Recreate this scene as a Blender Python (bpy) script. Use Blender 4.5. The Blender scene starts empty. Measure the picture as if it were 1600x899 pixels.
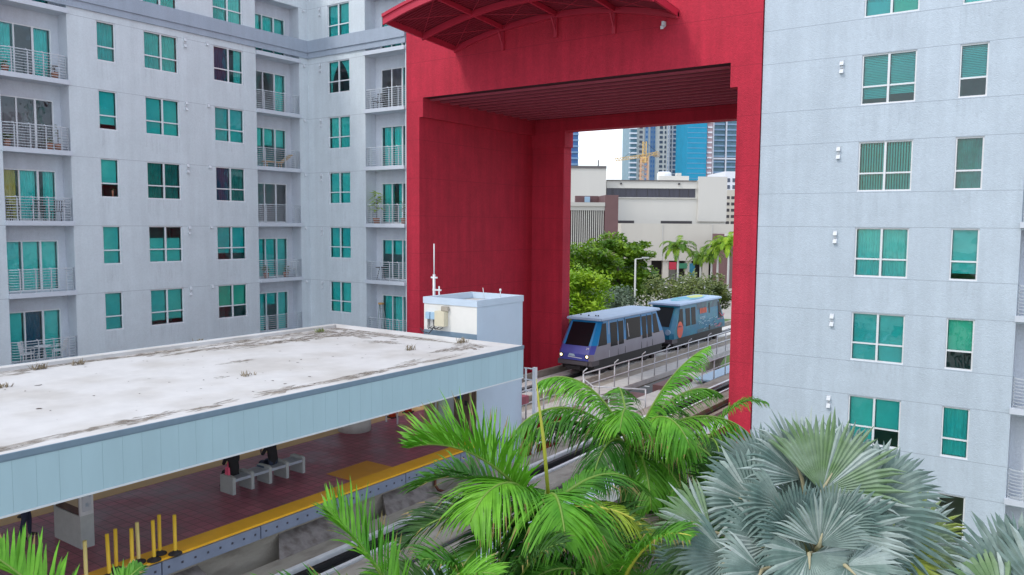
import bpy, math, random
from mathutils import Vector, Matrix, noise as mnoise
SC = bpy.context.scene
COL = SC.collection
R_ = math.radians
rnd = random.Random(7)

# ------------------------------------------------------------------ camera
YAW, PITCH, ROLL, FPX = R_(35.198), R_(4.484), R_(0.4448), 1246.1
CAM = Vector((0, 0, 14.5))
FWD = Vector((-math.sin(YAW)*math.cos(PITCH), math.cos(YAW)*math.cos(PITCH), -math.sin(PITCH)))
_r = Vector((math.cos(YAW), math.sin(YAW), 0)); _u = _r.cross(FWD)
RIGHT = _r*math.cos(ROLL) + _u*math.sin(ROLL)
UP = _u*math.cos(ROLL) - _r*math.sin(ROLL)
cd = bpy.data.cameras.new('camera'); cam = bpy.data.objects.new('camera', cd); COL.objects.link(cam)
cd.sensor_width = 36; cd.lens = FPX/1600*36; cd.clip_start = 0.1; cd.clip_end = 6000
M3 = Matrix((RIGHT, UP, -FWD)).transposed()
cam.matrix_world = Matrix.Translation(CAM) @ M3.to_4x4()
SC.camera = cam
def at(u, v, d):
    "world point seen at pixel (u,v) of the 1600x899 photograph, d metres in front of the lens"
    return CAM + (RIGHT*((u-800)/FPX) - UP*((v-449.5)/FPX) + FWD)*d

# ------------------------------------------------------------------ sky, sun, exposure
SUN_ELEV, SUN_DIR = 50.0, Vector((-0.33, -0.60, 0))
w = bpy.data.worlds.new('World'); SC.world = w; w.use_nodes = True
nt = w.node_tree; bg = nt.nodes['Background']
sky = nt.nodes.new('ShaderNodeTexSky'); sky.sky_type = 'NISHITA'; sky.sun_disc = False
sky.sun_elevation = R_(SUN_ELEV); sky.sun_rotation = math.atan2(SUN_DIR.x, SUN_DIR.y)
sky.air_density = 1.2; sky.dust_density = 2.0; sky.ozone_density = 1.2
tc = nt.nodes.new('ShaderNodeTexCoord')
mp = nt.nodes.new('ShaderNodeMapping'); mp.inputs['Scale'].default_value = (1, 1, 2.6)
nz = nt.nodes.new('ShaderNodeTexNoise'); nz.inputs['Scale'].default_value = 1.7; nz.inputs['Detail'].default_value = 7; nz.inputs['Roughness'].default_value = 0.58
rp = nt.nodes.new('ShaderNodeValToRGB'); rp.color_ramp.elements[0].position = 0.36; rp.color_ramp.elements[1].position = 0.56
nz2 = nt.nodes.new('ShaderNodeTexNoise'); nz2.inputs['Scale'].default_value = 3.3; nz2.inputs['Detail'].default_value = 5
rp2 = nt.nodes.new('ShaderNodeValToRGB')
rp2.color_ramp.elements[0].position = 0.3; rp2.color_ramp.elements[0].color = (6.6, 7.4, 9.0, 1)
rp2.color_ramp.elements[1].position = 0.7; rp2.color_ramp.elements[1].color = (9.8, 10.3, 11.2, 1)
mx = nt.nodes.new('ShaderNodeMix'); mx.data_type = 'RGBA'
L = nt.links.new
L(tc.outputs['Generated'], mp.inputs['Vector']); L(mp.outputs[0], nz.inputs['Vector']); L(mp.outputs[0], nz2.inputs['Vector'])
L(nz.outputs[0], rp.inputs[0]); L(nz2.outputs[0], rp2.inputs[0])
L(rp.outputs[0], mx.inputs[0]); L(sky.outputs[0], mx.inputs[6]); L(rp2.outputs[0], mx.inputs[7]); L(mx.outputs[2], bg.inputs[0])
bg.inputs[1].default_value = 0.14
sd = bpy.data.lights.new('sun', 'SUN'); sun = bpy.data.objects.new('sun', sd); COL.objects.link(sun)
sd.energy = 1.15; sd.angle = R_(10); sd.color = (1.0, 0.96, 0.91)
sv = SUN_DIR.normalized()*math.cos(R_(SUN_ELEV)); sv.z = math.sin(R_(SUN_ELEV))
sun.rotation_euler = sv.to_track_quat('Z', 'Y').to_euler()
SC.view_settings.view_transform = 'Standard'; SC.view_settings.look = 'None'; SC.view_settings.gamma = 1
SC.view_settings.exposure = 0.36; SC.view_settings.use_curve_mapping = False
SC.cycles.max_bounces = 8; SC.cycles.transparent_max_bounces = 12; SC.cycles.diffuse_bounces = 4; SC.cycles.use_denoising = True

# ------------------------------------------------------------------ materials
MATS = {}
def mat(name, col, rough=0.6, metal=0.0, var=0.0, vscale=3.0, bump=0.0, bscale=60.0, coat=0.0, col2=None, c2scale=1.0,
        c2lo=0.45, c2hi=0.65, stretch=None, trans=0.0, spec=0.5, emit=None, coords='Position', detail=4):
    m = bpy.data.materials.new(name); m.use_nodes = True; MATS[name] = m
    t = m.node_tree; N = t.nodes; b = N['Principled BSDF']; K = t.links.new
    b.inputs['Roughness'].default_value = rough; b.inputs['Metallic'].default_value = metal
    b.inputs['Specular IOR Level'].default_value = spec
    b.inputs['Coat Weight'].default_value = coat
    b.inputs['Base Color'].default_value = (*col, 1)
    if coords == 'Position':
        vec = N.new('ShaderNodeNewGeometry').outputs['Position']
    else:
        vec = N.new('ShaderNodeTexCoord').outputs[coords]
    if stretch:
        mpn = N.new('ShaderNodeMapping'); mpn.inputs['Scale'].default_value = stretch; K(vec, mpn.inputs[0]); svec = mpn.outputs[0]
    else: svec = vec
    out = None
    if col2:
        n = N.new('ShaderNodeTexNoise'); n.inputs['Scale'].default_value = c2scale; n.inputs['Detail'].default_value = 6; K(svec, n.inputs['Vector'])
        r = N.new('ShaderNodeValToRGB'); r.color_ramp.elements[0].position = c2lo; r.color_ramp.elements[1].position = c2hi
        r.color_ramp.elements[0].color = (*col, 1); r.color_ramp.elements[1].color = (*col2, 1)
        K(n.outputs[0], r.inputs[0]); out = r.outputs[0]
    if var:
        n = N.new('ShaderNodeTexNoise'); n.inputs['Scale'].default_value = vscale; n.inputs['Detail'].default_value = detail; n.inputs['Roughness'].default_value = 0.6
        K(svec, n.inputs['Vector'])
        mr = N.new('ShaderNodeMapRange'); mr.inputs[1].default_value = 0.25; mr.inputs[2].default_value = 0.75
        mr.inputs[3].default_value = 1-var; mr.inputs[4].default_value = 1+var; K(n.outputs[0], mr.inputs[0])
        mm = N.new('ShaderNodeMix'); mm.data_type = 'RGBA'; mm.blend_type = 'MULTIPLY'; mm.inputs[0].default_value = 1
        mm.inputs[6].default_value = (*col, 1)
        if out: K(out, mm.inputs[6])
        K(mr.outputs[0], mm.inputs[7]); out = mm.outputs[2]
    if out: K(out, b.inputs['Base Color'])
    if bump:
        n = N.new('ShaderNodeTexNoise'); n.inputs['Scale'].default_value = bscale; n.inputs['Detail'].default_value = 3; K(vec, n.inputs['Vector'])
        bp = N.new('ShaderNodeBump'); bp.inputs['Strength'].default_value = bump; bp.inputs['Distance'].default_value = 0.02
        K(n.outputs[0], bp.inputs['Height']); K(bp.outputs[0], b.inputs['Normal'])
    if emit:
        b.inputs['Emission Color'].default_value = (*emit[0], 1); b.inputs['Emission Strength'].default_value = emit[1]
    if trans:
        tr = N.new('ShaderNodeBsdfTranslucent'); ms = N.new('ShaderNodeMixShader'); ms.inputs[0].default_value = trans
        if out: K(out, tr.inputs[0])
        else: tr.inputs[0].default_value = (*col, 1)
        K(b.outputs[0], ms.inputs[1]); K(tr.outputs[0], ms.inputs[2]); K(ms.outputs[0], N['Material Output'].inputs[0])
    return m

def stucco(name, col, joints=(), bump=0.5, var=0.05, streak=0.06):
    "painted stucco: blotches, rain streaks, fine grain and horizontal control joints (z0, spacing)"
    m = mat(name, col, 0.85, var=var, vscale=0.9, detail=6)
    t = m.node_tree; N = t.nodes; K = t.links.new; b = N['Principled BSDF']
    base = b.inputs['Base Color'].links[0].from_socket
    pos = N.new('ShaderNodeNewGeometry').outputs['Position']
    mpn = N.new('ShaderNodeMapping'); mpn.inputs['Scale'].default_value = (2.2, 2.2, 0.16); K(pos, mpn.inputs[0])
    n = N.new('ShaderNodeTexNoise'); n.inputs['Scale'].default_value = 1.2; n.inputs['Detail'].default_value = 6; K(mpn.outputs[0], n.inputs['Vector'])
    mr = N.new('ShaderNodeMapRange'); mr.inputs[1].default_value = 0.3; mr.inputs[2].default_value = 0.7
    mr.inputs[3].default_value = 1-streak; mr.inputs[4].default_value = 1+streak*0.6; K(n.outputs[0], mr.inputs[0])
    mm = N.new('ShaderNodeMix'); mm.data_type = 'RGBA'; mm.blend_type = 'MULTIPLY'; mm.inputs[0].default_value = 1
    K(base, mm.inputs[6]); K(mr.outputs[0], mm.inputs[7]); cur = mm.outputs[2]
    g = N.new('ShaderNodeTexNoise'); g.inputs['Scale'].default_value = 11; g.inputs['Detail'].default_value = 6; g.inputs['Roughness'].default_value = 0.75; K(pos, g.inputs['Vector'])
    mr2 = N.new('ShaderNodeMapRange'); mr2.inputs[1].default_value = 0.3; mr2.inputs[2].default_value = 0.7
    mr2.inputs[3].default_value = 1-var*1.3; mr2.inputs[4].default_value = 1+var; K(g.outputs[0], mr2.inputs[0])
    mm2 = N.new('ShaderNodeMix'); mm2.data_type = 'RGBA'; mm2.blend_type = 'MULTIPLY'; mm2.inputs[0].default_value = 1
    K(cur, mm2.inputs[6]); K(mr2.outputs[0], mm2.inputs[7]); cur = mm2.outputs[2]
    height = g.outputs[0]
    if joints:
        sx = N.new('ShaderNodeSeparateXYZ'); K(pos, sx.inputs[0]); acc = None
        for z0, P in joints:
            a = N.new('ShaderNodeMath'); a.operation = 'SUBTRACT'; K(sx.outputs[2], a.inputs[0]); a.inputs[1].default_value = z0
            d = N.new('ShaderNodeMath'); d.operation = 'DIVIDE'; K(a.outputs[0], d.inputs[0]); d.inputs[1].default_value = P
            f = N.new('ShaderNodeMath'); f.operation = 'FRACT'; K(d.outputs[0], f.inputs[0])
            c = N.new('ShaderNodeMath'); c.operation = 'LESS_THAN'; K(f.outputs[0], c.inputs[0]); c.inputs[1].default_value = 0.022/P
            if acc:
                s = N.new('ShaderNodeMath'); s.operation = 'MAXIMUM'; K(acc, s.inputs[0]); K(c.outputs[0], s.inputs[1]); acc = s.outputs[0]
            else: acc = c.outputs[0]
        mj = N.new('ShaderNodeMix'); mj.data_type = 'RGBA'; K(acc, mj.inputs[0]); K(cur, mj.inputs[6])
        mj.inputs[7].default_value = (col[0]*0.66, col[1]*0.66, col[2]*0.68, 1); cur = mj.outputs[2]
    K(cur, b.inputs['Base Color'])
    g2 = N.new('ShaderNodeTexNoise'); g2.inputs['Scale'].default_value = 28; g2.inputs['Detail'].default_value = 4; K(pos, g2.inputs['Vector'])
    bp = N.new('ShaderNodeBump'); bp.inputs['Strength'].default_value = bump; bp.inputs['Distance'].default_value = 0.03
    K(g2.outputs[0], bp.inputs['Height']); K(bp.outputs[0], b.inputs['Normal'])
    return m

def drip(name, c):
    m = mat(name, c, 0.9); t = m.node_tree; N = t.nodes; K = t.links.new; b = N['Principled BSDF']
    pos = N.new('ShaderNodeNewGeometry').outputs['Position']; mp_ = N.new('ShaderNodeMapping'); mp_.inputs['Scale'].default_value = (7, 7, .5); K(pos, mp_.inputs[0])
    n = N.new('ShaderNodeTexNoise'); n.inputs['Scale'].default_value = 1.6; n.inputs['Detail'].default_value = 5; K(mp_.outputs[0], n.inputs['Vector'])
    mr = N.new('ShaderNodeMapRange'); mr.inputs[1].default_value = 0.48; mr.inputs[2].default_value = 0.75; mr.inputs[3].default_value = 0.0; mr.inputs[4].default_value = 0.09; K(n.outputs[0], mr.inputs[0])
    K(mr.outputs[0], b.inputs['Alpha']); return m
drip('drip_stain', (0.24, 0.25, 0.27))
def dirt(name, c1, c2):
    "thin patchy grime: opaque in the middle of its grains, clear between them"
    m = mat(name, c1, 0.95, var=0.3, vscale=6, col2=c2, c2scale=3.0); t = m.node_tree; N = t.nodes; K = t.links.new; b = N['Principled BSDF']
    pos = N.new('ShaderNodeNewGeometry').outputs['Position']; mp_ = N.new('ShaderNodeMapping'); mp_.inputs['Scale'].default_value = (3.2, 1.1, 1); K(pos, mp_.inputs[0])
    n = N.new('ShaderNodeTexNoise'); n.inputs['Scale'].default_value = 2.2; n.inputs['Detail'].default_value = 9; n.inputs['Roughness'].default_value = 0.72; K(mp_.outputs[0], n.inputs['Vector'])
    mr = N.new('ShaderNodeMapRange'); mr.inputs[1].default_value = 0.38; mr.inputs[2].default_value = 0.66; mr.inputs[3].default_value = 0.0; mr.inputs[4].default_value = 0.90; K(n.outputs[0], mr.inputs[0])
    K(mr.outputs[0], b.inputs['Alpha']); return m

def glass(name, tint, gloss=0.10, wob=0.012):
    m = bpy.data.materials.new(name); m.use_nodes = True; MATS[name] = m
    t = m.node_tree; N = t.nodes; K = t.links.new; N.remove(N['Principled BSDF'])
    tr = N.new('ShaderNodeBsdfTransparent'); tr.inputs[0].default_value = (*tint, 1)
    pos0 = N.new('ShaderNodeNewGeometry').outputs['Position']; n0 = N.new('ShaderNodeTexNoise'); n0.inputs['Scale'].default_value = 0.33; n0.inputs['Detail'].default_value = 5; K(pos0, n0.inputs['Vector'])
    r0 = N.new('ShaderNodeValToRGB'); r0.color_ramp.elements[0].position = .35; r0.color_ramp.elements[1].position = .65
    r0.color_ramp.elements[0].color = (tint[0]*.8, tint[1]*.86, tint[2]*.92, 1); r0.color_ramp.elements[1].color = (min(1, tint[0]*1.9), tint[1], tint[2], 1); K(n0.outputs[0], r0.inputs[0]); K(r0.outputs[0], tr.inputs[0])
    gl = N.new('ShaderNodeBsdfGlossy'); gl.inputs['Roughness'].default_value = 0.02; gl.inputs[0].default_value = (0.9, 0.97, 1, 1)
    fr = N.new('ShaderNodeFresnel'); fr.inputs[0].default_value = 1.45
    ad = N.new('ShaderNodeMath'); ad.operation = 'ADD'; ad.inputs[1].default_value = gloss; K(fr.outputs[0], ad.inputs[0])
    n = N.new('ShaderNodeTexNoise'); n.inputs['Scale'].default_value = 1.3
    pos = N.new('ShaderNodeNewGeometry').outputs['Position']; K(pos, n.inputs['Vector'])
    bp = N.new('ShaderNodeBump'); bp.inputs['Strength'].default_value = 1.0; bp.inputs['Distance'].default_value = wob
    K(n.outputs[0], bp.inputs['Height']); K(bp.outputs[0], gl.inputs['Normal'])
    ms = N.new('ShaderNodeMixShader'); K(ad.outputs[0], ms.inputs[0]); K(tr.outputs[0], ms.inputs[1]); K(gl.outputs[0], ms.inputs[2])
    K(ms.outputs[0], N['Material Output'].inputs[0])
    return m

# buildings
FHL, FHR = 3.18, 3.21
LZ = [23.85 - FHL*k for k in range(-1, 5)]          # window head heights, left block (first is above the ledge)
RZ = [24.13 - FHR*k for k in range(0, 7)]
stucco('white_stucco', (0.63, 0.69, 0.725), joints=((20.66, FHL),))
stucco('white_stucco_right', (0.50, 0.575, 0.645), joints=((RZ[1]+0.01, FHR), (RZ[1]-1.90, FHR)), streak=0.07, var=0.055)
stucco('recess_stucco', (0.60, 0.64, 0.70))
stucco('ledge_paint', (0.36, 0.42, 0.50))
stucco('red_stucco', (0.52, 0.021, 0.050), joints=((23.02, 2.02),), bump=0.9, var=0.12, streak=0.14)
stucco('maroon_shaded', (0.045, 0.006, 0.014)); stucco('maroon_rib', (0.42, 0.07, 0.11))  # maroon paint, the ceiling's deepened to carry the passage shade
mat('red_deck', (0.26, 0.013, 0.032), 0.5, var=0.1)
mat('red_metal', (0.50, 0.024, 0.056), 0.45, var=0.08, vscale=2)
mat('window_frame_white', (0.72, 0.74, 0.76), 0.4, var=0.03)
mat('rail_metal', (0.56, 0.60, 0.64), 0.4, metal=0.1, var=0.06, vscale=6)
mat('slab_concrete', (0.58, 0.62, 0.68), 0.8, var=0.05, vscale=2)
mat('interior_wall', (0.72, 0.68, 0.70), 0.9, var=0.1)
mat('interior_floor', (0.14, 0.11, 0.09), 0.8)
glass('teal_glass', (0.16, 0.95, 0.90), 0.05)
glass('dark_glass', (0.40, 0.66, 0.68), 0.10); glass('clear_glass', (0.80, 0.92, 0.86), 0.05)
mat('green_reflection', (0.22, 0.36, 0.33), 0.85, var=0.3, vscale=2.5)  # dark green reflection in a pane, put into a sheet's colour
mat('roller_blind', (0.84, 0.84, 0.80), 0.8, var=0.10, vscale=1.7, detail=6)
mat('roller_blind_warm', (0.88, 0.84, 0.62), 0.8, var=0.03)
mat('sheer_curtain', (0.85, 0.84, 0.80), 0.85, var=0.10, vscale=2.5)
mat('yellow_curtain', (0.75, 0.62, 0.16), 0.85, var=0.08)
mat('purple_reflection', (0.30, 0.16, 0.28), 0.85, var=0.1)  # red gateway mirrored in dark panes, put into a sheet's colour
mat('slat_blind', (0.82, 0.83, 0.80), 0.6)
mat('vent_white', (0.62, 0.65, 0.68), 0.5)
# station
mat('roof_membrane', (0.575, 0.565, 0.555), 0.75, col2=(0.49, 0.47, 0.445), c2scale=0.5, var=0.07, vscale=2.2, detail=8)
mat('fascia_blue', (0.41, 0.57, 0.63), 0.5, var=0.05, vscale=1.5, stretch=(1, 1, 0.25), coat=0.1)
mat('flashing_grey', (0.20, 0.28, 0.36), 0.45, metal=0.2, var=0.08)
mat('soffit', (0.74, 0.75, 0.75), 0.8, var=0.05)
mat('shaft_white', (0.74, 0.73, 0.69), 0.8, var=0.05, vscale=1.2, bump=0.2, col2=(0.62, 0.60, 0.55), c2scale=0.8, c2lo=0.55, c2hi=0.85)
mat('shaft_blue', (0.52, 0.62, 0.72), 0.75, var=0.05, vscale=1.0, bump=0.15)  # shaft's track side: cool skylit shade put into the colour
mat('concrete', (0.36, 0.325, 0.275), 0.9, var=0.18, vscale=2.0, bump=0.4, bscale=25, col2=(0.22, 0.19, 0.16), c2scale=2.2, c2lo=0.5, c2hi=0.75, detail=8, stretch=(1, .5, 1.5))
mat('concrete_light', (0.56, 0.55, 0.52), 0.9, var=0.14, vscale=2.5, bump=0.3, bscale=25, detail=8)
mat('concrete_dark', (0.24, 0.215, 0.205), 0.9, var=0.2, vscale=5.0, bump=0.4, bscale=25, col2=(0.15, 0.125, 0.115), c2scale=3.5, detail=8)
mat('edge_metal', (0.21, 0.245, 0.33), 0.5, metal=0.1, var=0.12, vscale=2)
mat('bolt_dark', (0.05, 0.05, 0.07), 0.6)
mat('steel_bright', (0.74, 0.75, 0.76), 0.4, metal=0.1, var=0.1, vscale=3)
mat('steel_dark', (0.014, 0.014, 0.016), 0.6, metal=0.2, var=0.2)
mat('rust', (0.16, 0.06, 0.035), 0.9, var=0.3, vscale=6)
mat('galvanised', (0.60, 0.61, 0.63), 0.45, metal=0.15, var=0.1, vscale=4)
mat('white_rail', (0.70, 0.72, 0.74), 0.45, var=0.05)
mat('bench_concrete', (0.44, 0.46, 0.45), 0.8, var=0.08, vscale=5, bump=0.2, bscale=50)
mat('bench_seat', (0.40, 0.44, 0.50), 0.7, var=0.08, vscale=5)
mat('post_yellow', (0.80, 0.50, 0.03), 0.5, var=0.06, vscale=5, coords='Object')
mat('post_pale', (0.78, 0.62, 0.22), 0.5, var=0.06, vscale=5)
mat('rubber_black', (0.03, 0.025, 0.025), 0.8)
mat('tan_paint', (0.42, 0.34, 0.22), 0.7, var=0.08, vscale=2)
mat('brown_shade', (0.16, 0.115, 0.09), 0.7, var=0.1, vscale=2)
mat('brushed_steel', (0.62, 0.72, 0.74), 0.35, metal=0.5, var=0.06, vscale=3, stretch=(6, 6, 0.3))
mat('sign_blue', (0.02, 0.10, 0.38), 0.4)
mat('sign_white', (0.80, 0.82, 0.84), 0.5)
mat('alarm_red', (0.60, 0.03, 0.03), 0.4)
mat('junction_beige', (0.62, 0.57, 0.42), 0.6, var=0.06)
mat('junction_blue', (0.35, 0.52, 0.66), 0.5)
mat('cable_black', (0.03, 0.03, 0.035), 0.6)
mat('cone_orange', (0.78, 0.09, 0.03), 0.5)
mat('map_paper', (0.50, 0.52, 0.56), 0.5, col2=(0.30, 0.36, 0.44), c2scale=5, c2lo=0.5, c2hi=0.6)
mat('kiosk_glass', (0.10, 0.07, 0.06), 0.15, coat=0.3)
# platform tiles
def tiles(name, c1, c2, grout, sx):
    m = mat(name, c1, 0.42); t = m.node_tree; N = t.nodes; K = t.links.new; b = N['Principled BSDF']
    pos = N.new('ShaderNodeNewGeometry').outputs['Position']
    br = N.new('ShaderNodeTexBrick'); br.offset = 0.0; br.inputs['Scale'].default_value = 1.0
    br.inputs['Brick Width'].default_value = sx; br.inputs['Row Height'].default_value = sx
    br.inputs['Mortar Size'].default_value = 0.012; br.inputs['Color1'].default_value = (*c1, 1); br.inputs['Color2'].default_value = (*c2, 1)
    br.inputs['Mortar'].default_value = (*grout, 1); K(pos, br.inputs['Vector'])
    n = N.new('ShaderNodeTexNoise'); n.inputs['Scale'].default_value = 0.9; n.inputs['Detail'].default_value = 7; K(pos, n.inputs['Vector'])
    mr = N.new('ShaderNodeMapRange'); mr.inputs[1].default_value = 0.3; mr.inputs[2].default_value = 0.7; mr.inputs[3].default_value = 0.75; mr.inputs[4].default_value = 1.25; K(n.outputs[0], mr.inputs[0])
    mm = N.new('ShaderNodeMix'); mm.data_type = 'RGBA'; mm.blend_type = 'MULTIPLY'; mm.inputs[0].default_value = 1
    K(br.outputs[0], mm.inputs[6]); K(mr.outputs[0], mm.inputs[7]); K(mm.outputs[2], b.inputs['Base Color'])
    mr2 = N.new('ShaderNodeMapRange'); mr2.inputs[1].default_value = 0.3; mr2.inputs[2].default_value = 0.7; mr2.inputs[3].default_value = 0.3; mr2.inputs[4].default_value = 0.55; K(n.outputs[0], mr2.inputs[0])
    K(mr2.outputs[0], b.inputs['Roughness'])
    bp = N.new('ShaderNodeBump'); bp.inputs['Strength'].default_value = 0.35; bp.inputs['Distance'].default_value = 0.01; bp.invert = True
    K(br.outputs['Fac'], bp.inputs['Height']); K(bp.outputs[0], b.inputs['Normal'])
    return m
tiles('maroon_tile', (0.40, 0.115, 0.155), (0.30, 0.085, 0.12), (0.13, 0.05, 0.065), 0.30)
def tactile(name, c):
    m = mat(name, c, 0.55, var=0.10, vscale=1.5, detail=7); t = m.node_tree; N = t.nodes; K = t.links.new; b = N['Principled BSDF']
    pos = N.new('ShaderNodeNewGeometry').outputs['Position']
    v = N.new('ShaderNodeTexVoronoi'); v.inputs['Scale'].default_value = 17; v.inputs['Randomness'].default_value = 0; K(pos, v.inputs['Vector'])
    bp = N.new('ShaderNodeBump'); bp.inputs['Strength'].default_value = 0.5; bp.inputs['Distance'].default_value = 0.01; bp.invert = True
    K(v.outputs['Distance'], bp.inputs['Height']); K(bp.outputs[0], b.inputs['Normal']); return m
tactile('tactile_yellow', (0.92, 0.47, 0.015)); tactile('tactile_faded', (0.66, 0.42, 0.17)); tactile('tactile_pad', (0.70, 0.32, 0.025))
# train
mat('train_roof', (0.38, 0.53, 0.70), 0.45, var=0.06, vscale=1.5)
mat('train_lower', (0.34, 0.325, 0.37), 0.35, metal=0.35, var=0.07, vscale=1.2, coat=0.3)
mat('train_blue', (0.008, 0.24, 0.54), 0.3, coat=0.4)
mat('train_purple', (0.07, 0.09, 0.38), 0.3, coat=0.4, var=0.15, vscale=1.5)
mat('train_glass', (0.010, 0.011, 0.014), 0.12, spec=0.25)
mat('train_black', (0.018, 0.017, 0.018), 0.5)
mat('train_grey', (0.10, 0.09, 0.10), 0.5)
mat('headlight', (0.9, 0.9, 0.8), 0.2, emit=((1.0, 0.86, 0.45), 1.6))
mat('wrap_teal', (0.010, 0.17, 0.29), 0.35, coat=0.3, col2=(0.015, 0.23, 0.30), c2scale=0.9, var=0.2, vscale=3)
mat('wrap_dark', (0.035, 0.085, 0.13), 0.35, coat=0.3, col2=(0.04, 0.17, 0.19), c2scale=1.6, var=0.3, vscale=4)
mat('wrap_orange', (0.75, 0.13, 0.06), 0.4); mat('wrap_pink', (0.55, 0.16, 0.22), 0.4)
mat('wrap_yellow', (0.55, 0.62, 0.10), 0.4); mat('wrap_white', (0.35, 0.50, 0.58), 0.4); mat('wrap_roof', (0.02, 0.36, 0.50), 0.4, col2=(0.50, 0.60, 0.68), c2scale=0.35)
# plants
def leaf(name, c, c2, trans=0.25, rough=0.52, scale=1.2, spec=0.32):
    return mat(name, c, rough, col2=c2, c2scale=scale, c2lo=0.4, c2hi=0.62, var=0.18, vscale=9, trans=trans, spec=spec)
leaf('frond_green', (0.030, 0.145, 0.010), (0.10, 0.30, 0.018)); mat('frond_tip', (0.22, 0.17, 0.05), 0.8); leaf('frond_bright', (0.070, 0.27, 0.012), (0.17, 0.44, 0.03)); leaf('frond_yellow', (0.17, 0.33, 0.02), (0.34, 0.44, 0.04))
leaf('frond_dark', (0.02, 0.07, 0.012), (0.045, 0.13, 0.015)); leaf('frond_dead', (0.16, 0.08, 0.06), (0.22, 0.12, 0.08), 0.1)
mat('rachis', (0.15, 0.26, 0.03), 0.5, var=0.1); mat('petiole_yellow', (0.42, 0.42, 0.05), 0.5, var=0.1)
mat('crownshaft', (0.22, 0.36, 0.07), 0.45, var=0.12, vscale=3); mat('palm_trunk', (0.24, 0.20, 0.16), 0.9, var=0.25, vscale=4, stretch=(1, 1, 5), bump=0.5, bscale=12)
leaf('silver_shaded', (0.10, 0.165, 0.145), (0.18, 0.25, 0.225), 0.08, 0.5, 2.2); leaf('silver_pale', (0.29, 0.365, 0.33), (0.38, 0.45, 0.42), 0.08, 0.5, 2.2); leaf('silver_fan', (0.125, 0.20, 0.175), (0.25, 0.325, 0.29), 0.10, 0.5, 2.2); leaf('silver_fan_green', (0.14, 0.24, 0.10), (0.25, 0.34, 0.24), 0.14, 0.5, 2.2); leaf('silver_fan_yellow', (0.33, 0.40, 0.07), (0.28, 0.38, 0.24), 0.18, 0.5, 2.2)
mat('fan_petiole', (0.40, 0.36, 0.22), 0.6, var=0.15, vscale=5)
leaf('tree_leaf', (0.07, 0.17, 0.010), (0.22, 0.36, 0.02), 0.3, 0.5, 0.5); leaf('tree_leaf_bright', (0.20, 0.38, 0.018), (0.36, 0.52, 0.03), 0.3, 0.5, 0.6)
leaf('tree_leaf_dark', (0.03, 0.09, 0.02), (0.07, 0.16, 0.025), 0.25, 0.5, 0.5); leaf('bush_leaf', (0.13, 0.18, 0.06), (0.22, 0.26, 0.07), 0.25, 0.5, 0.6); leaf('grey_leaf', (0.13, 0.19, 0.13), (0.20, 0.26, 0.17), 0.2, 0.5, 0.6)
mat('blossom', (0.75, 0.74, 0.70), 0.7); mat('bark', (0.10, 0.075, 0.055), 0.9, var=0.25, vscale=4)
mat('dry_weed', (0.24, 0.195, 0.13), 0.9, var=0.2); mat('green_weed', (0.22, 0.27, 0.08), 0.8, var=0.2); dirt('roof_dirt', (0.20, 0.165, 0.13), (0.40, 0.36, 0.31)); mat('roof_dirt_dark', (0.08, 0.06, 0.05), 0.95, var=0.4, vscale=8)
# people and small things
mat('cloth_black', (0.014, 0.013, 0.017), 0.85, var=0.2, vscale=20); mat('cloth_jeans', (0.035, 0.045, 0.085), 0.85, var=0.2, vscale=15); mat('skin', (0.24, 0.12, 0.075), 0.55); mat('hair', (0.012, 0.009, 0.008), 0.6); mat('bag_pink', (0.85, 0.10, 0.20), 0.6); mat('phone', (0.03, 0.03, 0.035), 0.2); mat('bag_grey', (0.12, 0.17, 0.24), 0.7)
mat('terracotta', (0.36, 0.16, 0.10), 0.8); mat('ladder_orange', (0.62, 0.35, 0.12), 0.6); mat('ladder_grey', (0.40, 0.45, 0.46), 0.5); mat('plastic_white', (0.75, 0.76, 0.77), 0.5); mat('wood_tan', (0.50, 0.35, 0.20), 0.7); mat('furniture_dark', (0.045, 0.035, 0.035), 0.7)
# far city
mat('ground_paving', (0.36, 0.335, 0.30), 0.9, var=0.12, vscale=0.25, detail=8); mat('asphalt', (0.06, 0.06, 0.062), 0.9, var=0.2, vscale=0.8); mat('grass', (0.06, 0.12, 0.02), 0.9, var=0.3, vscale=1.2); mat('kerb', (0.42, 0.41, 0.39), 0.9, var=0.1); mat('paint_white', (0.7, 0.7, 0.68), 0.7)
mat('civic_stone', (0.60, 0.585, 0.54), 0.9, var=0.05, vscale=0.12, stretch=(1, 1, 0.2)); mat('civic_stone_shade', (0.60, 0.57, 0.50), 0.9, var=0.05, vscale=0.15, stretch=(1, 1, 0.2)); mat('band_glass', (0.035, 0.035, 0.055), 0.2, var=0.3, vscale=0.5, stretch=(3, 3, 0.2)); mat('slot_dark', (0.05, 0.045, 0.05), 0.7); mat('brown_granite', (0.16, 0.085, 0.085), 0.7, var=0.08, vscale=0.5); mat('louver', (0.50, 0.48, 0.44), 0.8); mat('louver_gap', (0.05, 0.045, 0.05), 0.8)
mat('sill_line', (0.14, 0.13, 0.13), 0.8); mat('tank_white', (0.72, 0.75, 0.78), 0.5, var=0.05)
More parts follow.
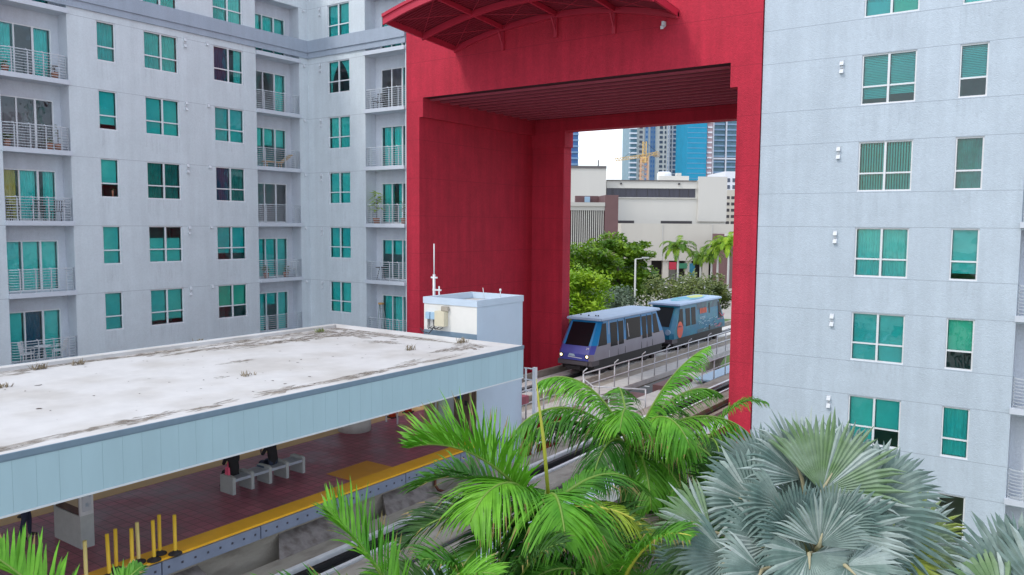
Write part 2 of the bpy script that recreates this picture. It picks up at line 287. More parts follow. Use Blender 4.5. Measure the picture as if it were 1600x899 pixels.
mat('tower_cream', (0.62, 0.62, 0.58), 0.7, var=0.04, vscale=0.1); mat('tower_blue', (0.14, 0.26, 0.42), 0.35, var=0.15, vscale=0.15); mat('tower_window', (0.06, 0.08, 0.12), 0.25); mat('tower_paleblue', (0.22, 0.36, 0.52), 0.35, var=0.1, vscale=0.2); mat('tower_white', (0.72, 0.75, 0.80), 0.6); mat('tower_navy', (0.03, 0.14, 0.36), 0.3, var=0.2, vscale=0.2); mat('tower_wrap', (0.0, 0.27, 0.45), 0.5, var=0.12, vscale=0.15); mat('tower_pink', (0.50, 0.36, 0.38), 0.7); mat('tower_teal', (0.10, 0.22, 0.28), 0.4, var=0.3, vscale=0.4)
mat('crane_yellow', (0.62, 0.43, 0.16), 0.5); mat('crane_orange', (0.60, 0.38, 0.24), 0.6); mat('garage_cream', (0.56, 0.52, 0.44), 0.85); mat('car_dark', (0.03, 0.04, 0.06), 0.3, coat=0.5); mat('lamp_pole', (0.52, 0.52, 0.50), 0.6); mat('lamp_head', (0.55, 0.56, 0.56), 0.4); mat('fence_dark', (0.06, 0.06, 0.07), 0.6); mat('banner_green', (0.04, 0.22, 0.12), 0.6)

# ------------------------------------------------------------------ mesh helpers
class Frm:
    "a wall plane: u along it, n out of it, z up"
    def __init__(s, o, u, n): s.o, s.u, s.n = Vector(o), Vector(u).normalized(), Vector(n).normalized()
    def p(s, u, z, n=0.0): return s.o + s.u*u + s.n*n + Vector((0, 0, z))
class MB:
    def __init__(s): s.v, s.f, s.m, s.smooth = [], [], [], []
    def quad(s, pts, mi=0, sm=False):
        b = len(s.v); s.v += [tuple(p) for p in pts]; s.f.append(tuple(range(b, b+len(pts)))); s.m.append(mi); s.smooth.append(sm)
    def hexa(s, P, mi=0):
        b = len(s.v); s.v += [tuple(p) for p in P]
        for q in ((0, 3, 2, 1), (4, 5, 6, 7), (0, 1, 5, 4), (1, 2, 6, 5), (2, 3, 7, 6), (3, 0, 4, 7)):
            s.f.append(tuple(b+i for i in q)); s.m.append(mi); s.smooth.append(False)
        return s
    def box(s, x0, x1, y0, y1, z0, z1, mi=0):
        return s.hexa([(x0, y0, z0), (x1, y0, z0), (x1, y1, z0), (x0, y1, z0), (x0, y0, z1), (x1, y0, z1), (x1, y1, z1), (x0, y1, z1)], mi)
    def fbox(s, F, u0, u1, z0, z1, n0, n1, mi=0):
        return s.hexa([F.p(u0, z0, n0), F.p(u1, z0, n0), F.p(u1, z0, n1), F.p(u0, z0, n1), F.p(u0, z1, n0), F.p(u1, z1, n0), F.p(u1, z1, n1), F.p(u0, z1, n1)], mi)
    def tube(s, pts, r, n=6, mi=0, caps=True, sm=True):
        pts = [Vector(p) for p in pts]; rs = r if isinstance(r, (list, tuple)) else [r]*len(pts)
        b = len(s.v); prev = None
        for i, p in enumerate(pts):
            t = (pts[min(i+1, len(pts)-1)] - pts[max(i-1, 0)]).normalized()
            if prev is None:
                a = Vector((0, 0, 1)) if abs(t.z) < 0.9 else Vector((1, 0, 0)); x = t.cross(a).normalized()
            else: x = (prev - t*prev.dot(t)).normalized()
            prev = x; y = t.cross(x)
            for k in range(n):
                a = 2*math.pi*k/n + (math.pi/4 if n == 4 else 0); s.v.append(tuple(p + (x*math.cos(a) + y*math.sin(a))*rs[i]))
        for i in range(len(pts)-1):
            for k in range(n):
                k2 = (k+1) % n; s.f.append((b+i*n+k, b+i*n+k2, b+(i+1)*n+k2, b+(i+1)*n+k)); s.m.append(mi); s.smooth.append(sm and n > 4)
        if caps:
            s.f.append(tuple(b+k for k in range(n))[::-1]); s.m.append(mi); s.smooth.append(False)
            e = b+(len(pts)-1)*n; s.f.append(tuple(e+k for k in range(n))); s.m.append(mi); s.smooth.append(False)
        return s
    def prism(s, poly, vec, mi=0, mi_side=None):
        "polygon (3-d points) pushed along vec"
        b = len(s.v); n = len(poly); vec = Vector(vec)
        s.v += [tuple(p) for p in poly] + [tuple(Vector(p)+vec) for p in poly]
        s.f.append(tuple(range(b, b+n))); s.m.append(mi); s.smooth.append(False)
        s.f.append(tuple(range(b+2*n-1, b+n-1, -1))); s.m.append(mi); s.smooth.append(False)
        for i in range(n):
            j = (i+1) % n; s.f.append((b+i, b+n+i, b+n+j, b+j)); s.m.append(mi if mi_side is None else mi_side); s.smooth.append(False)
        return s
    def lathe(s, c, prof, n=16, mi=0):
        c = Vector(c); b = len(s.v)
        for r, z in prof:
            for k in range(n):
                a = 2*math.pi*k/n; s.v.append((c.x+r*math.cos(a), c.y+r*math.sin(a), c.z+z))
        for i in range(len(prof)-1):
            for k in range(n):
                k2 = (k+1) % n; s.f.append((b+i*n+k, b+i*n+k2, b+(i+1)*n+k2, b+(i+1)*n+k)); s.m.append(mi); s.smooth.append(True)
        s.f.append(tuple(b+k for k in range(n))[::-1]); s.m.append(mi); s.smooth.append(False)
        e = b+(len(prof)-1)*n; s.f.append(tuple(e+k for k in range(n))); s.m.append(mi); s.smooth.append(False)
        return s
    def fwall(s, F, u0, u1, z0, z1, holes, mi=0, rv=0):
        us = sorted({u0, u1, *[h[0] for h in holes], *[h[1] for h in holes]}); zs = sorted({z0, z1, *[h[2] for h in holes], *[h[3] for h in holes]})
        for j in range(len(zs)-1):
            run = None
            for i in range(len(us)):
                solid = False
                if i < len(us)-1:
                    cu, cz = (us[i]+us[i+1])/2, (zs[j]+zs[j+1])/2
                    solid = not any(h[0] < cu < h[1] and h[2] < cz < h[3] for h in holes)
                if solid and run is None: run = us[i]
                if not solid and run is not None:
                    s.quad([F.p(run, zs[j]), F.p(us[i], zs[j]), F.p(us[i], zs[j+1]), F.p(run, zs[j+1])], mi); run = None
        for h in holes:
            a, b, c, d, dp = h[:5]
            for P in ([(a, c), (b, c)], [(b, c), (b, d)], [(b, d), (a, d)], [(a, d), (a, c)]):
                s.quad([F.p(*P[0]), F.p(*P[1]), F.p(*P[1], -dp), F.p(*P[0], -dp)], rv)
        return s
    def build(s, name, mats, parent=None):
        me = bpy.data.meshes.new(name)
        o = bpy.data.objects.new(name, me); COL.objects.link(o)
        off = Vector((0, 0, 0))
        if parent is not None:
            o.parent = parent; p = parent
            while p is not None: off = off + p.location; p = p.parent
        me.from_pydata([tuple(Vector(v)-off) for v in s.v], [], s.f)
        if isinstance(mats, str): mats = [mats]
        for m in mats: me.materials.append(MATS[m])
        me.polygons.foreach_set('material_index', s.m); me.polygons.foreach_set('use_smooth', s.smooth); me.update()
        return o
def tag(o, label, cat, group=None, kind=None):
    o['label'] = label; o['category'] = cat
    if group: o['group'] = group
    if kind: o['kind'] = kind
    return o
def thing(name, label, cat, loc=(0, 0, 0), group=None):
    o = bpy.data.objects.new(name, None); COL.objects.link(o); o.location = loc; o.empty_display_size = 0.2
    return tag(o, label, cat, group)
def struct(name, mb, m): o = mb.build(name, m); o['kind'] = 'structure'; return o
def dup(root, loc, rotz=0.0, label=None, scale=None):
    r = root.copy(); COL.objects.link(r); r.location = loc; r.rotation_euler = (0, 0, rotz)
    if scale: r.scale = (scale,)*3
    if label: r['label'] = label
    for ch in list(root.children):
        c = ch.copy(); COL.objects.link(c); c.parent = r
        for g in list(ch.children):
            d = g.copy(); COL.objects.link(d); d.parent = c
    return r
def text_mesh(name, s, size, m, parent, loc, u, up, ext=0.004):
    cu = bpy.data.curves.new(name, 'FONT'); cu.body = s; cu.size = size; cu.extrude = ext; cu.align_x = 'CENTER'; cu.align_y = 'CENTER'
    ob = bpy.data.objects.new(name, cu); COL.objects.link(ob)
    dg = bpy.context.evaluated_depsgraph_get(); me = bpy.data.meshes.new_from_object(ob.evaluated_get(dg))
    COL.objects.unlink(ob); bpy.data.objects.remove(ob); bpy.data.curves.remove(cu)
    u = Vector(u).normalized(); up = Vector(up).normalized(); n = u.cross(up)
    mw = Matrix((u, up, n)).transposed().to_4x4(); off = Vector((0, 0, 0)); p = parent
    while p is not None: off = off + p.location; p = p.parent
    mw.translation = Vector(loc) - off; me.transform(mw); me.materials.clear(); me.materials.append(MATS[m])
    o = bpy.data.objects.new(name, me); COL.objects.link(o); o.parent = parent; return o
# ================================================================== THE SETTING
GZ = -1.0
g = MB(); g.quad([(-2500, -600, GZ), (2500, -600, GZ), (2500, 3500, GZ), (-2500, 3500, GZ)]); struct('ground', g, 'ground_paving')
g = MB(); g.quad([(-140, 64, GZ+.004), (60, 64, GZ+.004), (60, 76, GZ+.004), (-140, 76, GZ+.004)]); struct('road', g, 'asphalt')
g = MB(); g.box(-140, 60, 63.7, 63.98, GZ, GZ+.13); g.box(-140, 60, 76.02, 76.3, GZ, GZ+.13); struct('kerb', g, 'kerb')
g = MB()
for i in range(24): g.quad([(-120+i*7, 69.9, GZ+.008), (-117+i*7, 69.9, GZ+.008), (-117+i*7, 70.1, GZ+.008), (-120+i*7, 70.1, GZ+.008)])
struct('road_marking', g, 'paint_white')
g = MB(); g.quad([(-95, 80, GZ+.004), (-28, 80, GZ+.004), (-28, 130, GZ+.004), (-95, 130, GZ+.004)]); g.quad([(-14, -20, GZ+.004), (4, -20, GZ+.004), (4, 31, GZ+.004), (-14, 31, GZ+.004)]); o = struct('lawn', g, 'grass')

# ------------------------------------------------------------------ windows and doors
def fill(parent, F, a, b, z0, z1, kind, n0=-0.20):
    "what hangs behind one pane of glass"
    W, H = b-a, z1-z0; mb = MB(); name, m = 'blind', 'roller_blind'
    if kind[0] == 'K': kind, m0 = 'X', 'green_reflection'  # pleated sheet behind the pane, coloured as its dark reflection
    else: m0 = None
    k = kind[0]; c = float(kind[1:]) if len(kind) > 1 else 1.0
    if k == 'O': return
    if k in 'BG':
        if k == 'G': m = 'roller_blind_warm'
        mb.fbox(F, a, b, z1-H*c, z1, n0-.004, n0); mb.fbox(F, a, b, z1-H*c-.02, z1-H*c, n0-.012, n0+.008)
    elif k == 'U':                                  # covers from the bottom up
        mb.fbox(F, a, b, z0, z0+H*c, n0-.004, n0)
    elif k in 'CYPLRX':
        name = 'curtain'; m = {'Y': 'yellow_curtain', 'X': 'purple_reflection'}.get(k, 'sheer_curtain')
        m = m0 or m
        u0, u1 = (a, b) if k in 'CYX' else ((a, a+W*c) if k in 'L' else (b-W*c, b))
        N = max(6, int((u1-u0)/0.02)); ph = rnd.random()*6
        P = []
        for i in range(N+1):
            u = u0+(u1-u0)*i/N; P.append((u, n0+0.022*math.sin(u*52+ph)+0.012*math.sin(u*23+ph*2)))
        for i in range(N):
            mb.quad([F.p(P[i][0], z0, P[i][1]), F.p(P[i+1][0], z0, P[i+1][1]), F.p(P[i+1][0], z1, P[i+1][1]), F.p(P[i][0], z1, P[i][1])], 0, True)
    elif k in 'TZ':                                   # tied back to one side
        name = 'curtain'; m = 'sheer_curtain'; N = 14
        for i in range(N):
            for j in range(8):
                def q(ii, jj):
                    s, t = ii/N, jj/8
                    wd = W*(1.0-0.82*math.sin(min(1, (1-t)*1.25)*math.pi/2)**0.8)
                    u = a+s*wd if k == 'T' else b-s*wd
                    return F.p(u, z0+t*H, n0+.02*math.sin(s*28))
                mb.quad([q(i, j), q(i+1, j), q(i+1, j+1), q(i, j+1)], 0, True)
    elif k == 'V':
        m = 'slat_blind'; N = max(4, int(W/0.085))
        for i in range(N):
            u = a+(i+.5)*W/N; mb.hexa([F.p(u-.028, z0, n0-.02), F.p(u+.028, z0, n0+.02), F.p(u+.026, z0, n0+.023), F.p(u-.030, z0, n0-.017), F.p(u-.028, z1, n0-.02), F.p(u+.028, z1, n0+.02), F.p(u+.026, z1, n0+.023), F.p(u-.030, z1, n0-.017)])
    elif k == 'H':
        m = 'slat_blind'; N = int(H*c/0.06)
        for i in range(N):
            z = z1-.03-i*.06; mb.hexa([F.p(a, z-.022, n0+.012), F.p(b, z-.022, n0+.012), F.p(b, z-.018, n0+.014), F.p(a, z-.018, n0+.014), F.p(a, z+.022, n0-.012), F.p(b, z+.022, n0-.012), F.p(b, z+.026, n0-.010), F.p(a, z+.026, n0-.010)])
    if mb.f: mb.build(name, m, parent)

def window(parent, F, u0, u1, z0, z1, kinds, gl='teal_glass', rec=0.06):
    "single-hung sashes side by side; kinds: one code per sash"
    n = len(kinds); fw = 0.055; mid = 0.075; d0, d1 = -rec-.06, -rec+.015
    mb = MB(); zt = z0+(z1-z0)*0.365
    mb.fbox(F, u0, u1, z1-fw, z1, d0, d1); mb.fbox(F, u0, u1, z0, z0+fw, d0, d1+.02)
    sw = (u1-u0)/n
    mb.fbox(F, u0, u0+fw, z0+fw, z1-fw, d0, d1); mb.fbox(F, u1-fw, u1, z0+fw, z1-fw, d0, d1)
    for i in range(1, n): mb.fbox(F, u0+i*sw-mid/2, u0+i*sw+mid/2, z0+fw, z1-fw, d0, d1+.012)
    for i in range(n):
        a = u0+i*sw+(fw if i == 0 else mid/2); b = u0+(i+1)*sw-(fw if i == n-1 else mid/2)
        mb.fbox(F, a, b, zt-.03, zt+.03, d0, d1-.012)
    wo = mb.build('window', 'window_frame_white', parent)
    for i, k in enumerate(kinds):
        a = u0+i*sw+(fw if i == 0 else mid/2); b = u0+(i+1)*sw-(fw if i == n-1 else mid/2)
        mg = MB(); mg.quad([F.p(a, z0+fw, -rec-.03), F.p(b, z0+fw, -rec-.03), F.p(b, z1-fw, -rec-.03), F.p(a, z1-fw, -rec-.03)])
        mg.build('glass', 'dark_glass' if k == 'O' else gl, wo)
        fill(wo, F, a+.01, b-.01, z0+fw, z1-fw, k)
    md = MB(); N = 9; q = [(u0-.05, z0-.03), (u1+.05, z0-.03)]+[(u1+.05-(u1-u0+.1)*i/N, z0-rnd.uniform(.35, 1.05)) for i in range(N+1)]
    md.quad([F.p(u, z, .0025) for u, z in q]); md.build('drip_stain', 'drip_stain', parent)
    return wo

def sliding_door(parent, F, u0, u1, z0, z1, kinds, gl='teal_glass'):
    n = len(kinds); mb = MB(); fw = 0.06; d0, d1 = -.10, -.02; sw = (u1-u0)/n
    mb.fbox(F, u0, u1, z1-fw, z1, d0, d1); mb.fbox(F, u0, u1, z0, z0+.07, d0, d1)
    for i in range(n+1):
        c = u0+i*sw; wd = .05 if i in (0, n) else (.085 if i == n-1 else .06)
        a = c if i == 0 else (c-wd if i == n else c-wd/2); mb.fbox(F, a, a+wd, z0+.07, z1-fw, d0, d1+.01*i)
    do = mb.build('sliding_door', 'window_frame_white', parent)
    for i, k in enumerate(kinds):
        a, b = u0+i*sw+.05, u0+(i+1)*sw-.05
        mg = MB(); mg.quad([F.p(a-.01, z0+.06, -.06), F.p(b+.01, z0+.06, -.06), F.p(b+.01, z1-.05, -.06), F.p(a-.01, z1-.05, -.06)])
        mg.build('glass', 'dark_glass' if k == 'O' else ('clear_glass' if k == 'Y' else gl), do); fill(do, F, a, b, z0+.07, z1-fw, k, -.22)
    return do

def balcony_rail(parent, F, u0, u1, zf, name='balcony_railing'):
    mb = MB(); out = 0.10
    def path(z):
        return [F.p(u0+.03, z, -.22), F.p(u0+.06, z, -.06), F.p(u0+.16, z, .05), F.p(u0+.34, z, out), F.p(u1-.34, z, out), F.p(u1-.16, z, .05), F.p(u1-.06, z, -.06), F.p(u1-.03, z, -.22)]
    for i in range(9):
        z = zf+.10+i*.117; mb.tube(path(z), .0155 if i < 8 else .025, 4)
    for f in (.16, .39, .62, .85):
        u = u0+(u1-u0)*f; mb.fbox(F, u-.02, u+.02, zf, zf+.98, out-.06, out-.02); mb.tube([F.p(u, zf+.97, out-.04), F.p(u-.03, zf+1.05, out+.0), F.p(u-.10, zf+1.085, out+.0)], .018, 4)
    for u, n in ((u0+.05, -.12), (u1-.05, -.12)): mb.fbox(F, u-.015, u+.015, zf, zf+1.04, n-.02, n+.02)
    return mb.build(name, 'rail_metal', parent)

def vent(parent, F, u, z, two=True):
    mb = MB()
    for k in range(2 if two else 1):
        zz = z-k*.30; mb.hexa([F.p(u-.07, zz-.08, 0), F.p(u+.07, zz-.08, 0), F.p(u+.07, zz-.08, .11), F.p(u-.07, zz-.08, .11), F.p(u-.07, zz+.09, 0), F.p(u+.07, zz+.09, 0), F.p(u+.07, zz+.05, .05), F.p(u-.07, zz+.05, .05)])
        mb.fbox(F, u-.085, u+.085, zz+.092, zz+.105, 0, .02)
    if two: mb.fbox(F, u-.04, u+.04, z-.30, z+.02, -.01, .02)
    mb.build('vent', 'vent_white', parent)

# ------------------------------------------------------------------ left apartment block (two wings meeting in a corner)
XA, YB = -37.7, 32.3
FA = Frm((XA, 0, 0), (0, 1, 0), (1, 0, 0)); FB = Frm((0, YB, 0), (1, 0, 0), (0, -1, 0))
left = thing('apartment_building', 'white stucco apartment block with teal windows and railed balconies, left of the red gateway', 'building', (XA, YB, GZ))
ZTOP = 30.6
REC = 0.82
bayA = [(12.25, 15.05), (15.57, 18.42), (28.6, 31.64)]; bayA = bayA[1:]
bayB = (-32.95, -29.92)
winA = [(19.75, 20.66), (22.06, 23.90), (25.93, 27.78)]; winB = (-36.0, -34.2)
zf = [z-2.97 for z in LZ]                            # balcony floor level of each storey
hA, hB = [], []
for i, z in enumerate(LZ):
    for a, b in winA: hA.append((a, b, z-1.84, z, .12))
    hB.append((winB[0], winB[1], z-1.84, z, .12))
    for a, b in bayA: hA.append((a, b, zf[i], z, REC))
    hB.append((bayB[0], bayB[1], zf[i], z, REC))
mb = MB(); mb.fwall(FA, -18, YB, GZ, ZTOP, hA, 0, 1); mb.fwall(FB, XA, -29.85, GZ, ZTOP, hB, 0, 1)
# the other sides and the roof
mb.quad([(XA, -18, GZ), (XA-13, -18, GZ), (XA-13, -18, ZTOP), (XA, -18, ZTOP)]); mb.quad([(XA-13, -18, GZ), (XA-13, YB+13, GZ), (XA-13, YB+13, ZTOP), (XA-13, -18, ZTOP)])
mb.quad([(XA-13, YB+13, GZ), (-29.85, YB+13, GZ), (-29.85, YB+13, ZTOP), (XA-13, YB+13, ZTOP)]); mb.quad([(-29.85, YB+13, GZ), (-29.85, YB, GZ), (-29.85, YB, ZTOP), (-29.85, YB+13, ZTOP)])
mb.quad([(XA-13, -18, ZTOP), (XA, -18, ZTOP), (XA, YB, ZTOP), (-29.85, YB, ZTOP), (-29.85, YB+13, ZTOP), (XA-13, YB+13, ZTOP)])
# back walls of the balcony recesses, with a hole for each door
DA = [(15.75, 18.10), (28.90, 31.28)]; DB = (-32.52, -30.10)
FAr = Frm((XA-REC, 0, 0), (0, 1, 0), (1, 0, 0)); FBr = Frm((0, YB+REC, 0), (1, 0, 0), (0, -1, 0)); DH = 2.30
for i, z in enumerate(LZ):
    for (a, b), (c, d) in zip(bayA, DA): mb.fwall(FAr, a, b, zf[i], z, [(c, d, zf[i], zf[i]+DH, .12)], 1, 1)
    mb.fwall(FBr, bayB[0], bayB[1], zf[i], z, [(DB[0], DB[1], zf[i], zf[i]+DH, .12)], 1, 1)
wall_left = mb.build('wall', ['white_stucco', 'recess_stucco'], left)
for i, z in enumerate(LZ):
    for a, b in bayA: mb = MB(); mb.fbox(FA, a+.004, b-.004+.03, zf[i]-.21, zf[i]+.003, .002, .12); mb.build('balcony_slab', 'slab_concrete', left)
    mb = MB(); mb.fbox(FB, bayB[0]-.03, bayB[1], zf[i]-.21, zf[i]+.003, .002, .12); mb.build('balcony_slab', 'slab_concrete', left)
mb = MB()                                            # the grey ledge that runs round both wings
mb.fbox(FA, -18, YB-.14, 24.52, 25.20, 0.002, .14); mb.fbox(FA, -18, YB-.08, 24.20, 24.518, 0.002, .08)
mb.fbox(FB, XA+.14, -29.86, 24.52, 25.20, 0.002, .14); mb.fbox(FB, XA+.08, -29.86, 24.20, 24.518, 0.002, .08)
mb.box(XA+.002, XA+.14, YB-.14, YB-.002, 24.523, 25.197); mb.box(XA+.002, XA+.08, YB-.08, YB-.002, 24.203, 24.515)
mb.build('ledge', 'ledge_paint', left)
mb = MB()
for i, z in enumerate(LZ+[LZ[-1]-FHL]):
    mb.box(XA-12.9, XA-REC-.15, -17.9, YB+12.9, z-3.12, z-3.0, 1); mb.box(XA-REC-.15, -29.9, YB+REC+.15, YB+12.9, z-3.12, z-3.0, 1)
mb.box(XA-2.9, XA-2.8, -17.9, YB+4, 2, ZTOP-.1); mb.box(XA-2.8, -29.9, YB+2.8, YB+2.9, 2, ZTOP-.1)
for y in (14.0, 19.2, 21.4, 25.0, 28.3): mb.box(XA-2.8, XA-REC-.13, y-.05, y+.05, 2, ZTOP-.1)
for x in (-33.3,): mb.box(x-.05, x+.05, YB+REC+.13, YB+2.8, 2, ZTOP-.1)
mb.build('interior', ['interior_wall', 'interior_floor'], left)
KA = [  # per storey (top first): single window, left pair, right pair, left door, right door
    [['C'], ['C', 'C'], ['C', 'C'], ['B', 'O', 'C'], ['C', 'C', 'B']],
    [['C'], ['C', 'C'], ['X', 'R0.55'], ['C', 'O', 'C'], ['O', 'O', 'C']],
    [['B.86'], ['B', 'B'], ['B', 'B'], ['O', 'O', 'O'], ['B.45', 'B.42', 'B.44']],
    [['B.66'], ['K', 'K'], ['X', 'K'], ['Y', 'C', 'R.6'], ['O', 'O', 'O']],
    [['B'], ['U.68', 'U.68'], ['B.80', 'B.80'], ['B', 'B', 'B'], ['B', 'B', 'B']],
    [['B'], ['B.88', 'B.86'], ['G.66', 'G.67'], ['B', 'X', 'B'], ['B', 'B.3', 'B']]]
KB = [[['C', 'C'], ['C', 'C', 'C']], [['T', 'Z'], ['O', 'O', 'C']], [['C', 'C'], ['C', 'C', 'R.4']], [['B', 'B'], ['C', 'R.55', 'O']], [['B', 'B'], ['B.35', 'B.36', 'B.36']], [['B', 'B'], ['C', 'C', 'C']]]
for i, z in enumerate(LZ):
    for (a, b), k in zip(winA, KA[i][:3]): window(left, FA, a, b, z-1.84, z, k)
    for (a, b), k in zip(DA, KA[i][3:]): sliding_door(left, FAr, a, b, zf[i], zf[i]+DH, k)
    window(left, FB, winB[0], winB[1], z-1.84, z, KB[i][0]); sliding_door(left, FBr, DB[0], DB[1], zf[i], zf[i]+DH, KB[i][1])
    if i:
        for a, b in bayA: balcony_rail(left, FA, a, b, zf[i])
        balcony_rail(left, FB, bayB[0], bayB[1], zf[i])
    vent(left, FA, 24.28, z-.05); vent(left, FA, 25.56, z-.03, False); vent(left, FA, 31.98, z-.10, False); vent(left, FB, -36.62, z-.12)

# ------------------------------------------------------------------ right apartment block
right = thing('apartment_building', 'pale grey white stucco apartment block with paired teal windows, right of the red gateway', 'building', (-10.6, YB, GZ))
winR = [(-6.87, -5.01), (-3.66, -2.77)]; bayR = (-1.55, 1.6); hR = []; zfr = [z-2.98 for z in RZ]
for i, z in enumerate(RZ):
    for a, b in winR: hR.append((a, b, z-1.85, z, .12))
    hR.append((bayR[0], bayR[1], zfr[i], z-.04, REC))
mb = MB(); mb.fwall(FB, -10.58, 6.0, GZ, ZTOP, hR, 0, 1)
mb.quad([(6, YB, GZ), (6, YB+13, GZ), (6, YB+13, ZTOP), (6, YB, ZTOP)]); mb.quad([(-10.58, YB+13, GZ), (6, YB+13, GZ), (6, YB+13, ZTOP), (-10.58, YB+13, ZTOP)])
mb.quad([(-10.58, YB, GZ), (-10.58, YB+13, GZ), (-10.58, YB+13, ZTOP), (-10.58, YB, ZTOP)]); mb.quad([(-10.58, YB, ZTOP), (6, YB, ZTOP), (6, YB+13, ZTOP), (-10.58, YB+13, ZTOP)])
DR = (-1.12, 1.3)
for i, z in enumerate(RZ): mb.fwall(FBr, bayR[0], bayR[1], zfr[i], z-.04, [(DR[0], DR[1], zfr[i], zfr[i]+DH, .12)], 1, 1)
mb.build('wall', ['white_stucco_right', 'recess_stucco'], right)
for i, z in enumerate(RZ): mb = MB(); mb.fbox(FB, bayR[0]-.03, bayR[1]+.03, zfr[i]-.20, zfr[i]+.003, .002, .12); mb.build('balcony_slab', 'slab_concrete', right)
mb = MB()
for i, z in enumerate(RZ+[RZ[-1]-FHR]): mb.box(-10.5, 5.9, YB+REC+.15, YB+12.9, z-3.14, z-3.02, 1)
mb.box(-10.5, 5.9, YB+2.8, YB+2.9, 0, ZTOP-.1)
for x in (-7.6, -4.3, -2.2): mb.box(x-.05, x+.05, YB+REC+.13, YB+2.8, 0, ZTOP-.1)
mb.build('interior', ['interior_wall', 'interior_floor'], right)
KR = [[['B', 'G'], ['B'], ['B', 'B', 'C']], [['H.93', 'H.86'], ['H.63'], ['C', 'O', 'C']], [['V', 'V'], ['K'], ['B', 'B', 'B']], [['C', 'C'], ['B.88'], ['C', 'C', 'O']],
      [['B', 'B'], ['G.64'], ['O', 'C', 'C']], [['B', 'B.62'], ['C'], ['L.5', 'C', 'C']], [['B', 'B'], ['O'], ['C', 'B', 'O']]]
for i, z in enumerate(RZ):
    for (a, b), k in zip(winR, KR[i][:2]): window(right, FB, a, b, z-1.85, z, k)
    sliding_door(right, FBr, DR[0], DR[1], zfr[i], zfr[i]+DH, KR[i][2]); balcony_rail(right, FB, bayR[0], bayR[1], zfr[i]); vent(right, FB, -7.58, z-.22)

# ------------------------------------------------------------------ the red gateway the trains run through
PX0, PX1, PF, PB = -29.78, -10.62, 32.24, 44.0
gate = thing('red_gateway', 'tall red stucco gateway joining the two apartment blocks over the train tracks', 'gateway', ((PX0+PX1)/2, PF, GZ))
mb = MB(); PT = 31.5; OL, OR, ZS, ZB = -28.86, -11.57, 20.18, 21.18
SL, SR = -28.60, -11.89
poly = [(PX0, GZ), (OL, GZ), (OL, ZS), (SL, ZS), (SL, ZB), (SR, ZB), (SR, ZS+.16), (OR, ZS+.16), (OR, GZ), (PX1, GZ), (PX1, PT), (PX0, PT)]
F0 = Frm((0, PF, 0), (1, 0, 0), (0, -1, 0))
mb.fwall(F0, PX0, PX1, GZ, PT, [(OL, OR, GZ, ZS, 0), (SL, SR, ZS, ZB, 0)])
b = len(mb.v)
mb.quad([(OL, PF, GZ), (OL, PB, GZ), (OL, PB, ZS), (OL, PF, ZS)]); mb.quad([(OR, PF, GZ), (OR, PB, GZ), (OR, PB, ZS), (OR, PF, ZS)])
mb.quad([(OL, PF, ZS), (OL, PB, ZS), (SL, PB, ZS), (SL, PF, ZS)]); mb.quad([(OR, PF, ZS), (OR, PB, ZS), (SR, PB, ZS), (SR, PF, ZS)])
mb.quad([(SL, PF, ZS), (SL, PB, ZS), (SL, PB, ZB), (SL, PF, ZB)]); mb.quad([(SR, PF, ZS), (SR, PB, ZS), (SR, PB, ZB), (SR, PF, ZB)])
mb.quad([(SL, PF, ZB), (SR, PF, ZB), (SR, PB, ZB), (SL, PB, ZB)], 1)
mb.quad([(PX0, PF, PT), (PX1, PF, PT), (PX1, PB, PT), (PX0, PB, PT)]); mb.fwall(Frm((0, PB, 0), (1, 0, 0), (0, 1, 0)), PX0, PX1, GZ, PT, [(OL, OR, GZ, ZS, 0), (SL, SR, ZS, ZB, 0)])
mb.quad([(PX0, PF, GZ), (PX0, PB, GZ), (PX0, PB, PT), (PX0, PF, PT)]); mb.quad([(PX1, PF, GZ), (PX1, PB, GZ), (PX1, PB, PT), (PX1, PF, PT)])
mb.build('frame', ['red_stucco', 'maroon_shaded'], gate)
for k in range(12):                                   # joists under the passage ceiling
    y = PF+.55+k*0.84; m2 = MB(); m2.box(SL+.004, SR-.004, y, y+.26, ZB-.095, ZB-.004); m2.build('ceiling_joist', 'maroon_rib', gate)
m2 = MB(); m2.box(OL+.004, -26.5, 43.1, PB-.004, GZ, 19.4); m2.build('pier', 'red_stucco', gate)
m2 = MB(); m2.box(-14.5, OR-.004, 43.1, PB-.004, GZ, 19.4); m2.build('pier', 'red_stucco', gate)
m2 = MB(); m2.box(OL+.008, OR-.008, 43.0, PB-.01, 20.38, ZB-.006); m2.box(OL+.008, -26.38, 43.0, PB-.01, 19.404, 20.376); m2.box(-14.55, OR-.008, 43.0, PB-.01, 19.404, 20.376); m2.build('rear_beam', 'red_stucco', gate)
# arched steel awning over the opening
aw = thing('arched_awning', 'red arched steel awning with corrugated underside jutting from the top of the red gateway', 'awning', (-20.3, PF, 24))
AX, ARISE, AY0, AY1 = 6.1, 0.88, 27.0, PF-.01
def az(x, y): return 23.50 + ARISE*(1-((x+20.3)/AX)**2) + 0.34*(PF-y)/5.2
def arc_strip(y0, y1, zo0, zo1, mbx, x0=-26.4, x1=-14.2, n=36, mi=0):
    for i in range(n):
        a, b = x0+(x1-x0)*i/n, x0+(x1-x0)*(i+1)/n
        mbx.hexa([(a, y0, az(a, y0)+zo0), (b, y0, az(b, y0)+zo0), (b, y1, az(b, y1)+zo0), (a, y1, az(a, y1)+zo0), (a, y0, az(a, y0)+zo1), (b, y0, az(b, y0)+zo1), (b, y1, az(b, y1)+zo1), (a, y1, az(a, y1)+zo1)], mi)
mb = MB(); NC = 150                                    # corrugated deck: ribs run across the arch
